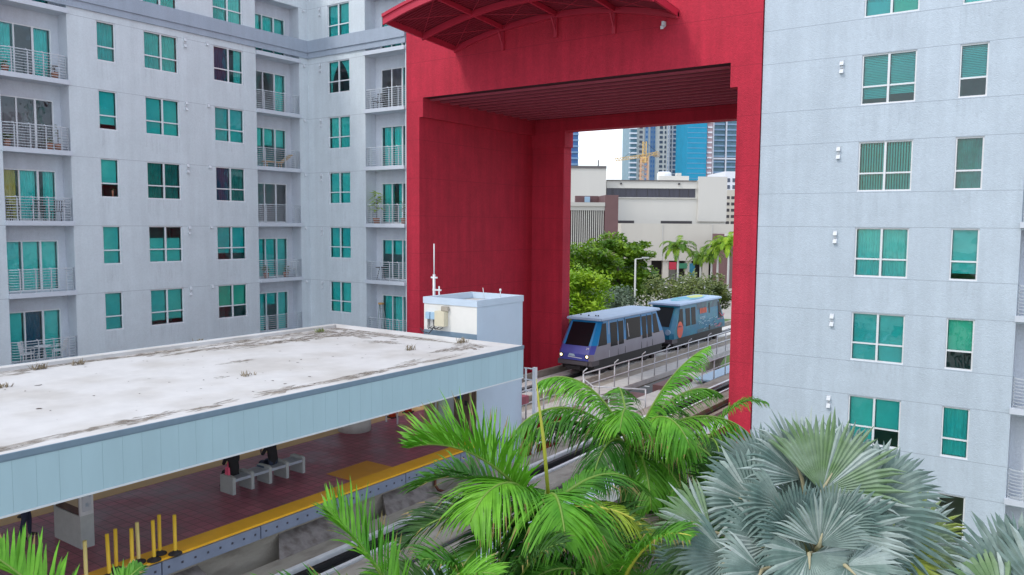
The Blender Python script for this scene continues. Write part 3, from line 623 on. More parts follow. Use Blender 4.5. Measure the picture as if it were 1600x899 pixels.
for i in range(40):
    a, b = -26.4+12.2*i/40, -26.4+12.2*(i+1)/40
    for j in range(27):
        y0 = AY0+.02+(AY1-AY0-.02)*j/27; ys = (AY1-AY0-.02)/27
        pr = [(0, .0), (.40, .0), (.46, .075), (.94, .075), (1.0, .0)]
        for (s0, h0), (s1, h1) in zip(pr[:-1], pr[1:]):
            p, q = y0+s0*ys, y0+s1*ys
            mb.quad([(a, p, az(a, p)+.02+h0), (b, p, az(b, p)+.02+h0), (b, q, az(b, q)+.02+h1), (a, q, az(a, q)+.02+h1)])
arc_strip(AY0+.03, AY1, .11, .13, mb)
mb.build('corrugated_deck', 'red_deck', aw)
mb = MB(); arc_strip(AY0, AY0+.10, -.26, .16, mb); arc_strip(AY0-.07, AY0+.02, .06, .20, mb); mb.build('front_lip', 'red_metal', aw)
for x in (-26.4, -14.3):
    mb = MB(); mb.hexa([(x, AY0+.1, az(x, AY0)-.20), (x+.1, AY0+.1, az(x, AY0)-.20), (x+.1, AY1, az(x, AY1)-.20), (x, AY1, az(x, AY1)-.20), (x, AY0+.1, az(x, AY0)+.09), (x+.1, AY0+.1, az(x, AY0)+.09), (x+.1, AY1, az(x, AY1)+.09), (x, AY1, az(x, AY1)+.09)]); mb.build('side_beam', 'red_metal', aw)
for y in (29.65, AY1-.14): mb = MB(); arc_strip(y, y+.13, -.27, .0, mb); mb.build('arched_rib', 'red_metal', aw)
for x in (-23.35, -20.3, -17.25):
    mb = MB(); mb.hexa([(x-.06, AY0+.1, az(x, AY0)-.20), (x+.06, AY0+.1, az(x, AY0)-.20), (x+.06, AY1, az(x, AY1)-.20), (x-.06, AY1, az(x, AY1)-.20), (x-.06, AY0+.1, az(x, AY0)+.01), (x+.06, AY0+.1, az(x, AY0)+.01), (x+.06, AY1, az(x, AY1)+.01), (x-.06, AY1, az(x, AY1)+.01)]); mb.build('crossbeam', 'red_metal', aw)
    mb = MB(); mb.box(x-.08, x+.08, PF-.14, PF-.008, az(x, PF)-1.15, az(x, PF)-.28); mb.hexa([(x-.03, PF-.14, az(x, PF)-.9), (x+.03, PF-.14, az(x, PF)-.9), (x+.03, PF-.14, az(x, PF)-.8), (x-.03, PF-.14, az(x, PF)-.8), (x-.03, PF-.5, az(x, PF)-.3), (x+.03, PF-.5, az(x, PF)-.3), (x+.03, PF-.4, az(x, PF)-.3), (x-.03, PF-.4, az(x, PF)-.3)]); mb.build('wall_bracket', 'red_metal', aw)
xs = [-26.3, -23.35, -20.3, -17.25, -14.3]; mb = MB()
for i in range(4):
    for (p, q) in ((AY0+.1, 29.65), (29.75, AY1-.1)):
        a, b = xs[i], xs[i+1]; mb.tube([(a, p, az(a, p)-.12), (b, q, az(b, q)-.12)], .016, 5); mb.tube([(a, q, az(a, q)-.12), (b, p, az(b, p)-.12)], .016, 5)
mb.build('bracing_rod', 'red_metal', aw)
mb = MB(); mb.box(-14.9, -14.78, PF-.22, PF-.02, 23.02, 23.2); mb.hexa([(-14.9, PF-.3, 22.85), (-14.78, PF-.3, 22.85), (-14.78, PF-.1, 22.98), (-14.9, PF-.1, 22.98), (-14.9, PF-.34, 22.98), (-14.78, PF-.34, 22.98), (-14.78, PF-.02, 23.02), (-14.9, PF-.02, 23.02)])
tag(mb.build('wall_floodlight', 'vent_white'), 'small white floodlight on the red wall under the right end of the awning', 'lamp')
# ================================================================== THE STATION
PZ, NX, FX = 6.70, -16.97, -22.75          # platform height, near edge, far edge
plat = thing('station_platform', 'long maroon tiled station platform with yellow tactile edge strips under the white canopy', 'platform', (-19.8, 8, GZ))
Y0, Y1 = -12.0, 30.0
mb = MB(); mb.box(FX+.62, NX-.62, Y0, 22.74, PZ-.35, PZ); mb.box(FX+.62, -20.16, 22.74, Y1, PZ-.35, PZ); mb.build('tile_floor', 'maroon_tile', plat)
mb = MB(); mb.box(NX-.62, NX, Y0, 22.2, PZ-.05, PZ+.006); mb.build('tactile_strip', 'tactile_yellow', plat)
mb = MB(); mb.box(FX, FX+.62, Y0, Y1, PZ-.05, PZ+.006); o = mb.build('tactile_strip', 'tactile_faded', plat); o['label'] = 'faded tan tactile strip along the far edge'
mb = MB(); mb.box(-18.75, NX-.622, 16.6, 18.35, PZ-.02, PZ+.007); mb.build('tactile_pad', 'tactile_pad', plat)
mb = MB()
y = Y0
while y < 22.1:                                     # blue grey edge panels in lengths, with rows of bolts
    mb.box(NX-.03, NX+.05, y+.012, y+2.73, PZ-.40, PZ-.06); y += 2.75
mb.build('edge_panel', 'edge_metal', plat)
mb = MB(); y = 5.0
while y < 22: mb.box(NX+.048, NX+.062, y, y+.05, PZ-.25, PZ-.20); y += .343
mb.build('bolt_row', 'bolt_dark', plat)
mb = MB(); mb.box(FX+.25, NX-.42, Y0, 22.7, PZ-1.7, PZ-.36); mb.box(FX+.25, -20.2, 22.7, 28.6, PZ-1.7, PZ-.36); mb.box(FX+.02, NX-.04, Y0, 22.2, PZ-.40, PZ-.352); mb.build('under_beam', 'concrete', plat)
for y in (-8, 4.6, 20.9):
    mb = MB(); mb.lathe((-19.8, y, GZ), [(.8, 0), (.8, PZ-2.69-GZ-.0+1.0)], 20); mb.build('pier', 'concrete', plat)
for y in (9.0, 13.2, 17.2):                   # sloped corbel plates between the beam and the track slab
    mb = MB(); mb.hexa([(NX-.45, y+.5, PZ-.85), (NX+.42, y-.2, PZ-1.24), (NX+.42, y+2.3, PZ-1.24), (NX-.45, y+2.2, PZ-.85), (NX-.45, y+.5, PZ-.66), (NX+.47, y-.2, PZ-1.13), (NX+.47, y+2.3, PZ-1.13), (NX-.45, y+2.2, PZ-.66)]); mb.build('corbel_plate', 'concrete_dark', plat)
mb = MB(); mb.tube([(NX-.35, 20.1, PZ-.45), (NX-.33, 20.1, PZ-1.0), (NX-.2, 20.12, PZ-1.15), (NX+.1, 20.2, PZ-1.2)], .05, 8); mb.build('drain_pipe', 'rust', plat)

# elevator shaft rising through the end of the canopy
SX0, SX1, SY0, SY1, ST = -20.14, -17.60, 22.76, 25.68, 11.73
sh = thing('elevator_shaft', 'white rendered elevator shaft standing at the end of the station canopy', 'elevator shaft', ((SX0+SX1)/2, SY0, GZ))
mb = MB(); t = .12
mb.quad([(SX0, SY0, 10.0), (SX1, SY0, 10.0), (SX1, SY0, ST), (SX0, SY0, ST)], 0)
mb.quad([(SX1, SY0, GZ), (SX1, SY1, GZ), (SX1, SY1, ST), (SX1, SY0, ST)], 1)  # same render, bluer here for the shade on this side
mb.quad([(SX0, SY1, GZ), (SX1, SY1, GZ), (SX1, SY1, ST), (SX0, SY1, ST)], 0); mb.quad([(SX0, SY0, GZ), (SX0, SY1, GZ), (SX0, SY1, ST), (SX0, SY0, ST)], 0)
mb.quad([(SX0, SY0, GZ), (SX1, SY0, GZ), (SX1, SY0, PZ), (SX0, SY0, PZ)], 0)
mb.build('wall', ['shaft_white', 'shaft_blue'], sh)
mb = MB(); mb.quad([(SX0+t, SY0+t, ST-.22), (SX1-t, SY0+t, ST-.22), (SX1-t, SY1-t, ST-.22), (SX0+t, SY1-t, ST-.22)]); mb.build('roof', 'roof_membrane', sh)
mb = MB()
for a in ((SX0-.03, SX1+.03, SY0-.03, SY0+t), (SX0-.03, SX1+.03, SY1-t, SY1+.03), (SX0-.03, SX0+t, SY0+t, SY1-t), (SX1-t, SX1+.03, SY0+t, SY1-t)): mb.box(*a, ST-.21, ST+.03, 0)
mb.build('parapet_cap', 'shaft_blue', sh)
mb = MB(); mb.box(SX0-.01, SX1+.012, SY0-.018, SY0-.003, 10.32, 10.52); mb.build('flashing', 'flashing_grey', sh)
Fs = Frm((SX0, SY0, 0), (1, 0, 0), (0, -1, 0)); W = SX1-SX0
mb = MB(); mb.fwall(Fs, 0, W, PZ, 10.0, [(.62, 1.42, PZ, PZ+2.15, .15)], 0, 0); mb.build('front_wall', 'tan_paint', sh)
mb = MB(); mb.fbox(Fs, 1.50, W-.02, PZ+.01, 9.95, .0, .03); mb.build('shade_panel', 'brown_shade', sh)  # right part of the tan face, its shade put into a brown panel
mb = MB(); mb.fbox(Fs, .60, 1.015, PZ, PZ+2.15, -.12, -.09); mb.fbox(Fs, 1.025, 1.44, PZ, PZ+2.15, -.12, -.09); mb.build('elevator_door', 'brushed_steel', sh)
mb = MB(); mb.fbox(Fs, .56, .62, PZ, PZ+2.2, .002, .03); mb.fbox(Fs, 1.42, 1.48, PZ, PZ+2.2, .002, .03); mb.fbox(Fs, .62, 1.42, PZ+2.15, PZ+2.2, .002, .03); mb.build('door_frame', 'brushed_steel', sh)
mb = MB(); mb.fbox(Fs, .18, .45, PZ+1.15, PZ+2.05, .002, .025); so = mb.build('sign', 'sign_blue', sh)
mb = MB(); mb.fbox(Fs, .25, .37, PZ+1.82, PZ+1.96, .025, .029)
for k in range(5): mb.fbox(Fs, .22, .40-.03*(k % 2), PZ+1.62-k*.09, PZ+1.655-k*.09, .025, .029)
mb.build('sign_lettering', 'sign_white', so)
mb = MB(); mb.fbox(Fs, 1.68, 1.90, PZ+1.35, PZ+2.1, .03, .05); mb.build('sign', 'sign_blue', sh)
mb = MB(); mb.lathe((SX0+2.18, SY0-.05, PZ+2.0), [(.13, 0), (.15, .04), (.15, .12), (.1, .17)], 14); mb.build('alarm_bell', 'alarm_red', sh)
mb = MB(); mb.fbox(Fs, 2.02, 2.14, PZ+1.15, PZ+1.33, .03, .06); mb.build('call_button', 'phone', sh)
mb = MB(); mb.tube([Fs.p(2.3, PZ+.1, .07), Fs.p(2.3, PZ+2.4, .07)], .05, 8); mb.build('pipe', 'tan_paint', sh)
# boxes and cables on the shaft's face
jb = thing('junction_box', 'beige electrical box with open lid fixed to the white elevator shaft', 'electrical box', (SX0+.95, SY0, 11.0))
mb = MB(); mb.fbox(Fs, .72, 1.18, 10.72, 11.28, .002, .24); mb.build('box', 'junction_beige', jb)
mb = MB(); mb.fbox(Fs, .95, 1.26, 11.30, 11.46, .03, .13); mb.fbox(Fs, .92, 1.0, 11.28, 11.40, .04, .10); mb.build('bracket', 'concrete', jb)
for k, (a, nm) in enumerate(((.16, 'left'), (.42, 'right'))):
    mb = MB(); mb.fbox(Fs, a, a+.20, 10.94, 11.20, .002, .12); o = mb.build('junction_box', 'junction_blue'); tag(o, f'small pale blue electrical box on the elevator shaft, {nm} one of two', 'electrical box', 'blue boxes on the shaft')
mb = MB()
for a, b in ((.24, .35), (.30, .5), (.50, .7), (.56, .9)): mb.tube([Fs.p(a, 10.94, .06), Fs.p(a+.02, 10.75, .07), Fs.p(a+.05, 10.62, .12), Fs.p(b, 10.58, .16), Fs.p(b+.12, 10.66, .10)], .016, 6)
mb.tube([Fs.p(-.1, 10.55, .1), Fs.p(.2, 10.47, .3), Fs.p(.55, 10.44, .35), Fs.p(.62, 10.6, .2)], .02, 6)
tag(mb.build('cables', 'cable_black'), 'loose black cables hanging under the boxes on the elevator shaft', 'cable')
for (u, lab, h, r) in ((0.0, 'tall white whip antenna on a grey pole behind the elevator shaft', 2.1, .035),):
    an = thing('antenna', lab, 'antenna', (SX0-.28, SY0+.9, 10.3)); x, y = SX0-.28, SY0+.9
    mb = MB(); mb.tube([(x, y, 10.2), (x, y, 12.55)], .055, 8); mb.build('mast', 'galvanised', an)
    mb = MB(); mb.tube([(x, y, 12.4), (x, y, 13.75)], .024, 6); mb.build('whip', 'white_rail', an)
    mb = MB(); mb.box(x-.14, x+.16, y-.03, y+.03, 12.40, 12.46); mb.box(x-.06, x+.36, y-.03, y+.03, 11.92, 11.98); mb.tube([(x+.26, y, 10.9), (x+.26, y, 12.1)], .028, 6); mb.build('side_arm', 'white_rail', an)
mb = MB(); mb.tube([(SX1-.35, SY0+.9, ST), (SX1-.42, SY0+.9, ST+.42)], .012, 5); mb.tube([(SX1-.12, SY0+1.6, ST), (SX1-.12, SY0+1.6, ST+.3)], .018, 6); mb.lathe((SX1-.12, SY0+1.6, ST+.26), [(.03, 0), (.05, .04), (.03, .1)], 8)
tag(mb.build('roof_sensor', 'white_rail'), 'small white sensor and thin rod on top of the elevator shaft', 'sensor')

# canopy
can = thing('station_canopy', 'wide flat station canopy with stained white roof and pale blue fascia over the platform', 'canopy', (-20, 8, GZ))
CX0, CX1, CY0, CY1, CT, CB = -24.75, -15.34, -12.0, 22.46, 10.35, 9.25
mb = MB(); mb.box(CX0+.42, CX1-.45, CY0, CY1-.35, CB+.2, CT-.05); mb.build('roof', 'roof_membrane', can)
mb = MB()                                             # low kerb around the roof
mb.hexa([(CX1-.45, CY0, CT-.05), (CX1-.03, CY0, CT-.0), (CX1-.03, CY1-.02, CT), (CX1-.45, CY1-.35, CT-.05), (CX1-.44, CY0, CT-.045), (CX1-.03, CY0, CT+.02), (CX1-.03, CY1-.02, CT+.02), (CX1-.44, CY1-.36, CT-.045)])
mb.hexa([(CX0+.03, CY0, CT-.05), (CX0+.42, CY0, CT-.05), (CX0+.42, CY1-.35, CT-.05), (CX0+.03, CY1-.02, CT-.05), (CX0+.03, CY0, CT+.05), (CX0+.40, CY0, CT+.05), (CX0+.40, CY1-.36, CT+.05), (CX0+.03, CY1-.02, CT+.05)])
mb.hexa([(CX0+.42, CY1-.35, CT-.05), (CX1-.45, CY1-.35, CT-.05), (CX1-.03, CY1-.02, CT-.05), (CX0+.03, CY1-.02, CT-.05), (CX0+.42, CY1-.34, CT-.046), (CX1-.45, CY1-.34, CT-.046), (CX1-.03, CY1-.02, CT+.02), (CX0+.03, CY1-.02, CT+.045)])
mb.build('roof_edge', 'roof_membrane', can)
mb = MB(); y = CY0                                   # fascia of flat upright panels with open joints
while y < CY1-.01:
    mb.box(CX1-.03, CX1, y+.0015, min(y+.406, CY1)-.0015, CB+.02, CT-.10); y += .406
mb.build('fascia', 'fascia_blue', can)
mb = MB(); mb.box(CX1-.028, CX1+.02, CY0, CY1+.02, CT-.085, CT+.022); mb.box(CX1-.029, CX1+.008, CY0, CY1, CT-.115, CT-.087); mb.build('roof_flashing', 'flashing_grey', can)
mb = MB(); mb.box(CX1-.06, CX1+.012, CY0, CY1, CB-.02, CB+.018); mb.build('bottom_trim', 'white_rail', can)
mb = MB(); mb.box(CX0, CX0+.03, CY0, CY1, CB, CT+.05); mb.box(CX0+.03, CX1-.03, CY1-.02, CY1, CB, CT+.018); mb.build('fascia', 'fascia_blue', can)
mb = MB(); mb.quad([(CX0+.03, CY0, CB+.06), (CX1-.06, CY0, CB+.06), (CX1-.06, CY1-.02, CB+.06), (CX0+.03, CY1-.02, CB+.06)]); mb.build('soffit', 'soffit', can)
def blob(cx, cy, rx, ry, rot=0, n=26, seed=0, jag=.35):
    r = random.Random(seed); P = []
    for k in range(n):
        a = 2*math.pi*k/n; q = 1+jag*(r.random()-.5)*2; x, y = rx*q*math.cos(a), ry*q*math.sin(a)
        P.append((cx+x*math.cos(rot)-y*math.sin(rot), cy+x*math.sin(rot)+y*math.cos(rot)))
    return P
RZZ = CT-.046
def roofpt(u, v): p = at(u, v, 1)-CAM; s = (RZZ-CAM.z)/p.z; return CAM+p*s
stains = MB()                                        # dirt lying in the ponds of the roof
for i, (u, v, rx, ry) in enumerate([(210, 658, .10, .42), (250, 648, .05, .35), (330, 634, .05, .5), (250, 552, .16, .42), (440, 610, .10, .5), (575, 583, .07, .35), (590, 590, .05, .35), (640, 566, .05, .5), (560, 592, .05, .25), (735, 541, .28, .42), (715, 546, .12, .5), (690, 548, .05, .4), (600, 535, .4, .2), (545, 522, .6, .4), (500, 525, .35, .9), (470, 530, .2, .8), (430, 536, .14, .9), (375, 540, .12, .7), (330, 545, .09, .5), (290, 551, .06, .5), (150, 563, .06, .8), (110, 568, .06, .5), (65, 575, .1, .5), (20, 585, .06, .4), (520, 512, .15, .4), (435, 522, .2, .3), (560, 515, .5, .2), (620, 520, .6, .12), (375, 565, .06, .45), (10, 706, .12, .3), (345, 590, .04, .12), (190, 545, .1, .4), (130, 552, .06, .35)]):
    c = roofpt(u, v)
    P = blob(c.x, c.y, rx*1.9+.05, ry*1.5, .06*((i*7) % 5-2), 40, i, .5); P = [(max(CX0+.44, min(CX1-.47, x)), min(CY1-.37, y)) for x, y in P]
    stains = MB(); stains.quad([(x, y, CT-.046+.0012*i/40) for x, y in P], 0); stains.build('roof_stain', 'roof_dirt', can)
for i, (x, y0, y1, w_) in enumerate(((CX0+.62, 6, 12.5, .22), (CX0+.7, 12, 18, .30), (CX0+.85, 16.5, 21.8, .42), (CX1-.72, 4, 9, .16), (CX1-.75, 12.5, 20, .2))):
    P = [(max(CX0+.44, min(CX1-.47, px)), min(CY1-.37, py)) for px, py in blob(x, (y0+y1)/2, w_, (y1-y0)/2, 0, 44, 90+i, .3)]; st = MB(); st.quad([(px, py, CT-.0448+.0002*i) for px, py in P]); st.build('roof_stain', 'roof_dirt', can)
st = MB(); P = [(max(CX0+.44, min(CX1-.47, px)), min(CY1-.37, py)) for px, py in blob(-21.5, CY1-.6, 3.2, .38, 0, 44, 99, .3)]; st.quad([(px, py, CT-.0432) for px, py in P]); st.build('roof_stain', 'roof_dirt', can)
specks = MB(); r = random.Random(5)
for i in range(150):
    x, y = r.uniform(CX0+.6, CX1-.6), r.uniform(-2, CY1-.5); s = r.uniform(.008, .03)*(1.8 if r.random() < .1 else 1)
    specks.quad([(px, py, CT-.0425) for px, py in blob(x, y, s, s*r.uniform(1, 2.4), r.random()*3, 8, i, .5)], 0)
o = specks.build('roof_debris', 'roof_dirt_dark', can); o['kind'] = 'stuff'
def weed(u, v, n, h, m, lab):
    c = roofpt(u, v); mb = MB(); r = random.Random(u)
    for k in range(n):
        a = r.random()*6.28; l = h*r.uniform(.5, 1.1); lean = r.uniform(.3, 1.1); p = c+Vector((r.uniform(-.12, .12), r.uniform(-.18, .18), 0))
        d = Vector((math.cos(a)*lean, math.sin(a)*lean, 1)).normalized(); s = Vector((-d.y, d.x, 0)).normalized()*.012
        q = p+d*l*.6; e = p+d*l+Vector((d.x, d.y, -.6))*l*.25
        mb.quad([p-s, p+s, q+s*.8, q-s*.8]); mb.quad([q-s*.8, q+s*.8, e])
    tag(mb.build('weed_tuft', m), lab, 'weed', 'weeds growing on the canopy roof')
weed(60, 577, 46, .26, 'dry_weed', 'dry brown weed tuft near the left end of the far roof edge'); weed(122, 570, 40, .22, 'dry_weed', 'dry brown weed tuft on the far roof edge, second from the left')
weed(311, 535, 30, .22, 'dry_weed', 'small tan weed tuft on the far roof edge below the paired windows'); weed(500, 519, 40, .24, 'green_weed', 'green weed tuft on the dirt at the far roof corner')
weed(640, 547, 34, .26, 'dry_weed', 'thin dry grass tuft on the white roof left of the dirt patch by the shaft'); weed(722, 536, 44, .30, 'dry_weed', 'straw coloured grass tuft in the dirt patch beside the elevator shaft'); weed(7, 605, 34, .2, 'dry_weed', 'faint dry weed at the left end of the open roof'); weed(388, 587, 26, .18, 'dry_weed', 'thin brown weed in the middle of the white roof')

cl = thing('canopy_column', 'thick round concrete column at the far platform edge under the canopy', 'column', (-22.0, 20.9, PZ)); mb = MB(); mb.lathe((-22.0, 20.9, PZ), [(.62, 0), (.62, .52)], 32); mb.build('base', 'concrete_light', cl); mb = MB(); mb.lathe((-22.0, 20.9, PZ), [(.45, .52), (.45, CB-PZ+.05)], 28); mb.build('shaft', 'concrete_light', cl)
# platform furniture
bn = thing('station_bench', 'grey concrete station bench of four seats between upright panels on the platform', 'bench', (-19.65, 15, PZ))
bx0, bx1, by0, by1 = -19.98, -19.38, 13.72, 16.25
for k in range(5):
    y = by0+(by1-by0)*k/4; mb = MB(); P = [(bx0, y-.05, PZ), (bx1, y-.05, PZ), (bx1, y-.05, PZ+.49), (bx1-.08, y-.05, PZ+.53), (bx0+.08, y-.05, PZ+.53), (bx0, y-.05, PZ+.49)]; mb.prism(P, (0, .1, 0)); mb.build('side_panel', 'bench_concrete', bn)
for k in range(4):
    y = by0+(by1-by0)*k/4; mb = MB(); mb.box(bx0+.03, bx1-.02, y+.052, y+(by1-by0)/4-.052, PZ+.36, PZ+.44); mb.build('seat', 'bench_seat', bn)
ki = thing('information_kiosk', 'grey information kiosk with glazed map case standing on the platform', 'kiosk', (-19.65, 9.35, PZ)); a0, a1, c0, c1 = -20.3, -19.0, 9.2, 9.52
mb = MB(); mb.box(a0, a1, c0, c1, PZ, PZ+.80); mb.build('base', 'bench_concrete', ki)
mb = MB(); mb.box(a0, a0+.06, c0, c1, PZ+.802, PZ+2.1); mb.box(a1-.06, a1, c0, c1, PZ+.802, PZ+2.1); mb.box(a0, a1, c0, c1, PZ+2.102, PZ+2.2); mb.build('frame', 'galvanised', ki)
mb = MB(); mb.box(a0+.062, a1-.062, c0+.02, c1-.02, PZ+.802, PZ+2.1); mb.build('case', 'kiosk_glass', ki)
mb = MB(); mb.box(a0+.15, a1-.12, c0+.012, c0+.018, PZ+1.0, PZ+2.0); mb.build('poster', 'tan_paint', ki)
mb = MB(); mb.box(a1+.002, a1+.012, c0+.05, c1-.05, PZ+.9, PZ+1.75); mb.build('map', 'map_paper', ki); mb = MB(); mb.box(a1+.002, a1+.013, c0+.05, c1-.05, PZ+1.8, PZ+2.0); mb.build('sign', 'phone', ki)
def post_at(x, y, tilt=(0, 0), m='post_yellow', lab='', h=.95, z=PZ, grp='yellow marker posts on the near platform edge'):
    p = thing('marker_post', lab, 'marker post', (x, y, z), grp); mb = MB()
    top = Vector((x+tilt[0], y+tilt[1], z+h)); mb.tube([(x, y, z+.02), tuple(Vector((x, y, z+.1))*.5+Vector((x, y, z+.1))*.5), tuple(top)], .042, 10); mb.build('post', m, p)
    mb = MB(); mb.lathe((x, y, z+.006), [(.16, 0), (.15, .025), (.06, .05), (.05, .09)], 14); mb.build('rubber_base', 'rubber_black', p)
wh = ['rightmost', 'second from the right', 'third from the right', 'pale worn', 'fifth from the right, at the track side', 'sixth from the right', 'leaning', 'leftmost, partly behind palm leaves']
ps = [(274, 866, (0, .0), 'post_yellow'), (250, 866, (0, 0), 'post_yellow'), (241, 876, (-.02, 0), 'post_yellow'), (217, 879, (0, -.02), 'post_pale'), (207, 890, (0, 0), 'post_yellow'), (182, 891, (0, 0), 'post_yellow'), (171, 902, (-.09, .02), 'post_yellow'), (135, 912, (-.01, 0), 'post_pale')]
for (u, v, tl, m), l in zip(ps, wh):
    d = at(u, v, 1)-CAM; s = (PZ-CAM.z)/d.z; q = CAM+d*s
    post_at(q.x, q.y, tl, m, f'{"pale " if m == "post_pale" and "pale" not in l else ""}yellow marker post on the platform edge, {l}', .95)
for i, y in enumerate((5.2, 6.0, 6.9, 7.7, 9.4)):
    post_at(FX+.35, y, m='post_pale', lab=f'short faded marker post on the far tan strip, {["first", "second", "third", "fourth", "fifth"][i]} from the left', h=.8, grp='faded marker posts on the far platform edge')
cn = None
for i, (x, y, lab) in enumerate(((-22.25, 23.2, 'orange traffic cone standing behind the round column, nearer one'), (-22.3, 24.2, 'orange traffic cone behind the column, nearer the railing'))):
    if cn is None:
        cn = thing('traffic_cone', lab, 'traffic cone', (x, y, PZ), 'traffic cones on the platform'); mb = MB(); mb.box(x-.2, x+.2, y-.2, y+.2, PZ, PZ+.04); mb.build('base', 'rubber_black', cn); mb = MB(); mb.lathe((x, y, PZ+.04), [(.16, 0), (.10, .35), (.07, .50), (.03, .72)], 16); mb.build('body', 'cone_orange', cn); mb = MB(); mb.lathe((x, y, PZ+.04), [(.106, .34), (.078, .48)], 16); mb.build('reflective_band', 'sign_white', cn)
    else: dup(cn, (x, y, PZ), .4, lab)
br = thing('barricade', 'small red and white barricade leaning beside the round platform column', 'barricade', (-21.6, 22.6, PZ))
mb = MB(); mb.box(-21.95, -21.9, 22.5, 22.55, PZ, PZ+.95); mb.box(-21.35, -21.3, 22.5, 22.55, PZ, PZ+.95); mb.build('leg', 'white_rail', br); mb = MB(); mb.box(-21.98, -21.27, 22.46, 22.5, PZ+.45, PZ+.62); mb.box(-21.98, -21.27, 22.46, 22.5, PZ+.72, PZ+.9); mb.build('board', 'cone_orange', br)
# stair enclosure at the far end of the platform
st = thing('stair_railing', 'grey picket railing around the stairwell at the end of the platform', 'railing', (-21.2, 26.5, PZ))
mb = MB()
def picket(p, q, h=1.1, step=.14):
    p, q = Vector(p), Vector(q); n = int((q-p).length/step)
    for i in range(n+1):
        c = p+(q-p)*i/n; mb.box(c.x-.012, c.x+.012, c.y-.012, c.y+.012, c.z+.08, c.z+h)
    for z in (.08, h): mb.tube([p+Vector((0, 0, z)), q+Vector((0, 0, z))], .025, 6)
    for c in (p, q): mb.box(c.x-.035, c.x+.035, c.y-.035, c.y+.035, c.z, c.z+h+.03)
picket((-20.25, 24.6, PZ), (-20.25, 27.8, PZ)); picket((-22.6, 27.8, PZ), (-20.25, 27.8, PZ)); picket((-22.6, 25.2, PZ), (-22.6, 29.8, PZ)); mb.build('pickets', 'galvanised', st)
mb = MB(); mb.tube([(-22.3, 25.0, PZ+.95), (-22.3, 27.7, PZ+.5)], .025, 6); mb.tube([(-22.3, 25.0, PZ+.6), (-22.3, 27.7, PZ+.15)], .02, 6); mb.build('handrail', 'galvanised', st)
mb = MB(); mb.box(-22.0, -20.6, 27.82, 27.86, PZ+.6, PZ+1.05); so = mb.build('sign', 'alarm_red', st)

# ------------------------------------------------------------------ guideways
gn = thing('elevated_guideway', 'nearer elevated concrete train guideway with dark power rails, empty of trains', 'guideway', (-15.45, 30, GZ)); G0, G1 = -14.0, 120.0
mb = MB(); mb.box(-17.0, -13.85, G0, G1, 4.75, 5.42); mb.box(-16.4, -14.5, G0, G1, 3.9, 4.75); mb.build('deck', 'concrete', gn)
for a, b in ((-16.75, -16.04), (-14.96, -14.25)): mb = MB(); mb.box(a, b, G0, G1, 5.422, 5.66); mb.build('running_slab', 'concrete', gn)
mb = MB(); mb.box(-17.02, -16.78, G0, G1, 5.422, 5.50); mb.build('edge_kerb', 'concrete', gn)
mb = MB(); mb.box(-16.03, -14.97, G0, G1, 5.422, 5.43); mb.box(-15.70, -15.28, G0, G1, 5.43, 5.60); mb.build('guide_trough', 'steel_dark', gn)
mb = MB(); mb.box(-15.95, -15.80, G0, G1, 5.60, 5.74); mb.build('power_rail', 'steel_bright', gn)
mb = MB(); y = 8.0
while y < 46:
    mb.box(-16.0, -15.98+.2, y, y+.09, 5.432, 5.598); mb.box(-15.24, -15.02, y, y+.09, 5.432, 5.498); y += 1.45
mb.build('rail_support', 'rust', gn)
mb = MB(); mb.tube([(-16.9, G0, 5.54), (-16.9, 60, 5.54)], .035, 6); mb.tube([(-16.83, G0, 5.47), (-16.83, 60, 5.47)], .025, 6); mb.tube([(-14.12, G0, 5.47), (-14.12, 60, 5.47)], .04, 6); mb.build('cable', 'cable_black', gn)
mb = MB(); mb.box(-15.56, -15.42, G0, G1, 5.602, 5.74); mb.build('guide_beam', 'steel_dark', gn); mb = MB(); mb.box(-15.20, -15.09, G0, G1, 5.50, 5.66); mb.build('power_rail', 'steel_bright', gn)
mb = MB(); mb.box(-13.845, -12.95, G0, G1, 5.08, 5.18); mb.build('cable_tray_cover', 'shaft_blue', gn)
mb = MB(); mb.box(-13.0, -12.85, G0, G1, 4.8, 5.30); mb.box(-13.84, -13.05, G0, G1, 4.9, 5.06); mb.build('parapet', 'concrete_light', gn)
for y in (-6, 10, 27.5, 46, 64, 82, 100): mb = MB(); mb.lathe((-15.45, y, GZ), [(.62, 0), (.62, 4.0), (1.0, 4.88)], 20); mb.build('pier', 'concrete', gn)
gf = thing('elevated_guideway', 'farther elevated concrete train guideway carrying the two car train through the red gateway', 'guideway', (-24.3, 45, GZ)); T0 = -24.4
mb = MB(); mb.box(-25.9, -21.9, G0, G1, 4.5, 5.22); mb.box(-25.2, -23.4, G0, G1, 3.7, 4.5); mb.build('deck', 'concrete', gf)
mb = MB(); mb.box(-21.898, -20.75, 29.0, G1, 5.0, 5.30); mb.build('walkway', 'concrete_light', gf)
for a, b in ((-25.6, -24.85), (-23.95, -23.2)): mb = MB(); mb.box(a, b, G0, G1, 5.222, 5.46); mb.build('running_slab', 'concrete_light', gf)
mb = MB(); mb.box(-24.75, -23.85, G0, G1, 5.222, 5.30); mb.box(-24.4, -24.2, G0, G1, 5.30, 5.52); mb.build('guide_beam', 'steel_dark', gf)
mb = MB(); mb.box(-22.95, -22.80, G0, G1, 5.24, 5.62); mb.build('parapet', 'concrete', gf)
mb = MB(); mb.box(-26.1, -25.9, G0, G1, 4.9, 5.75); mb.build('parapet', 'concrete', gf); mb = MB(); mb.box(-26.05, -25.98, 9, 13.5, 6.55, 6.63); mb.box(-26.05, -25.98, 9, 9.1, 5.75, 6.55); mb.box(-26.05, -25.98, 13.4, 13.5, 5.75, 6.55); mb.build('cable_pipe', 'alarm_red', gf)
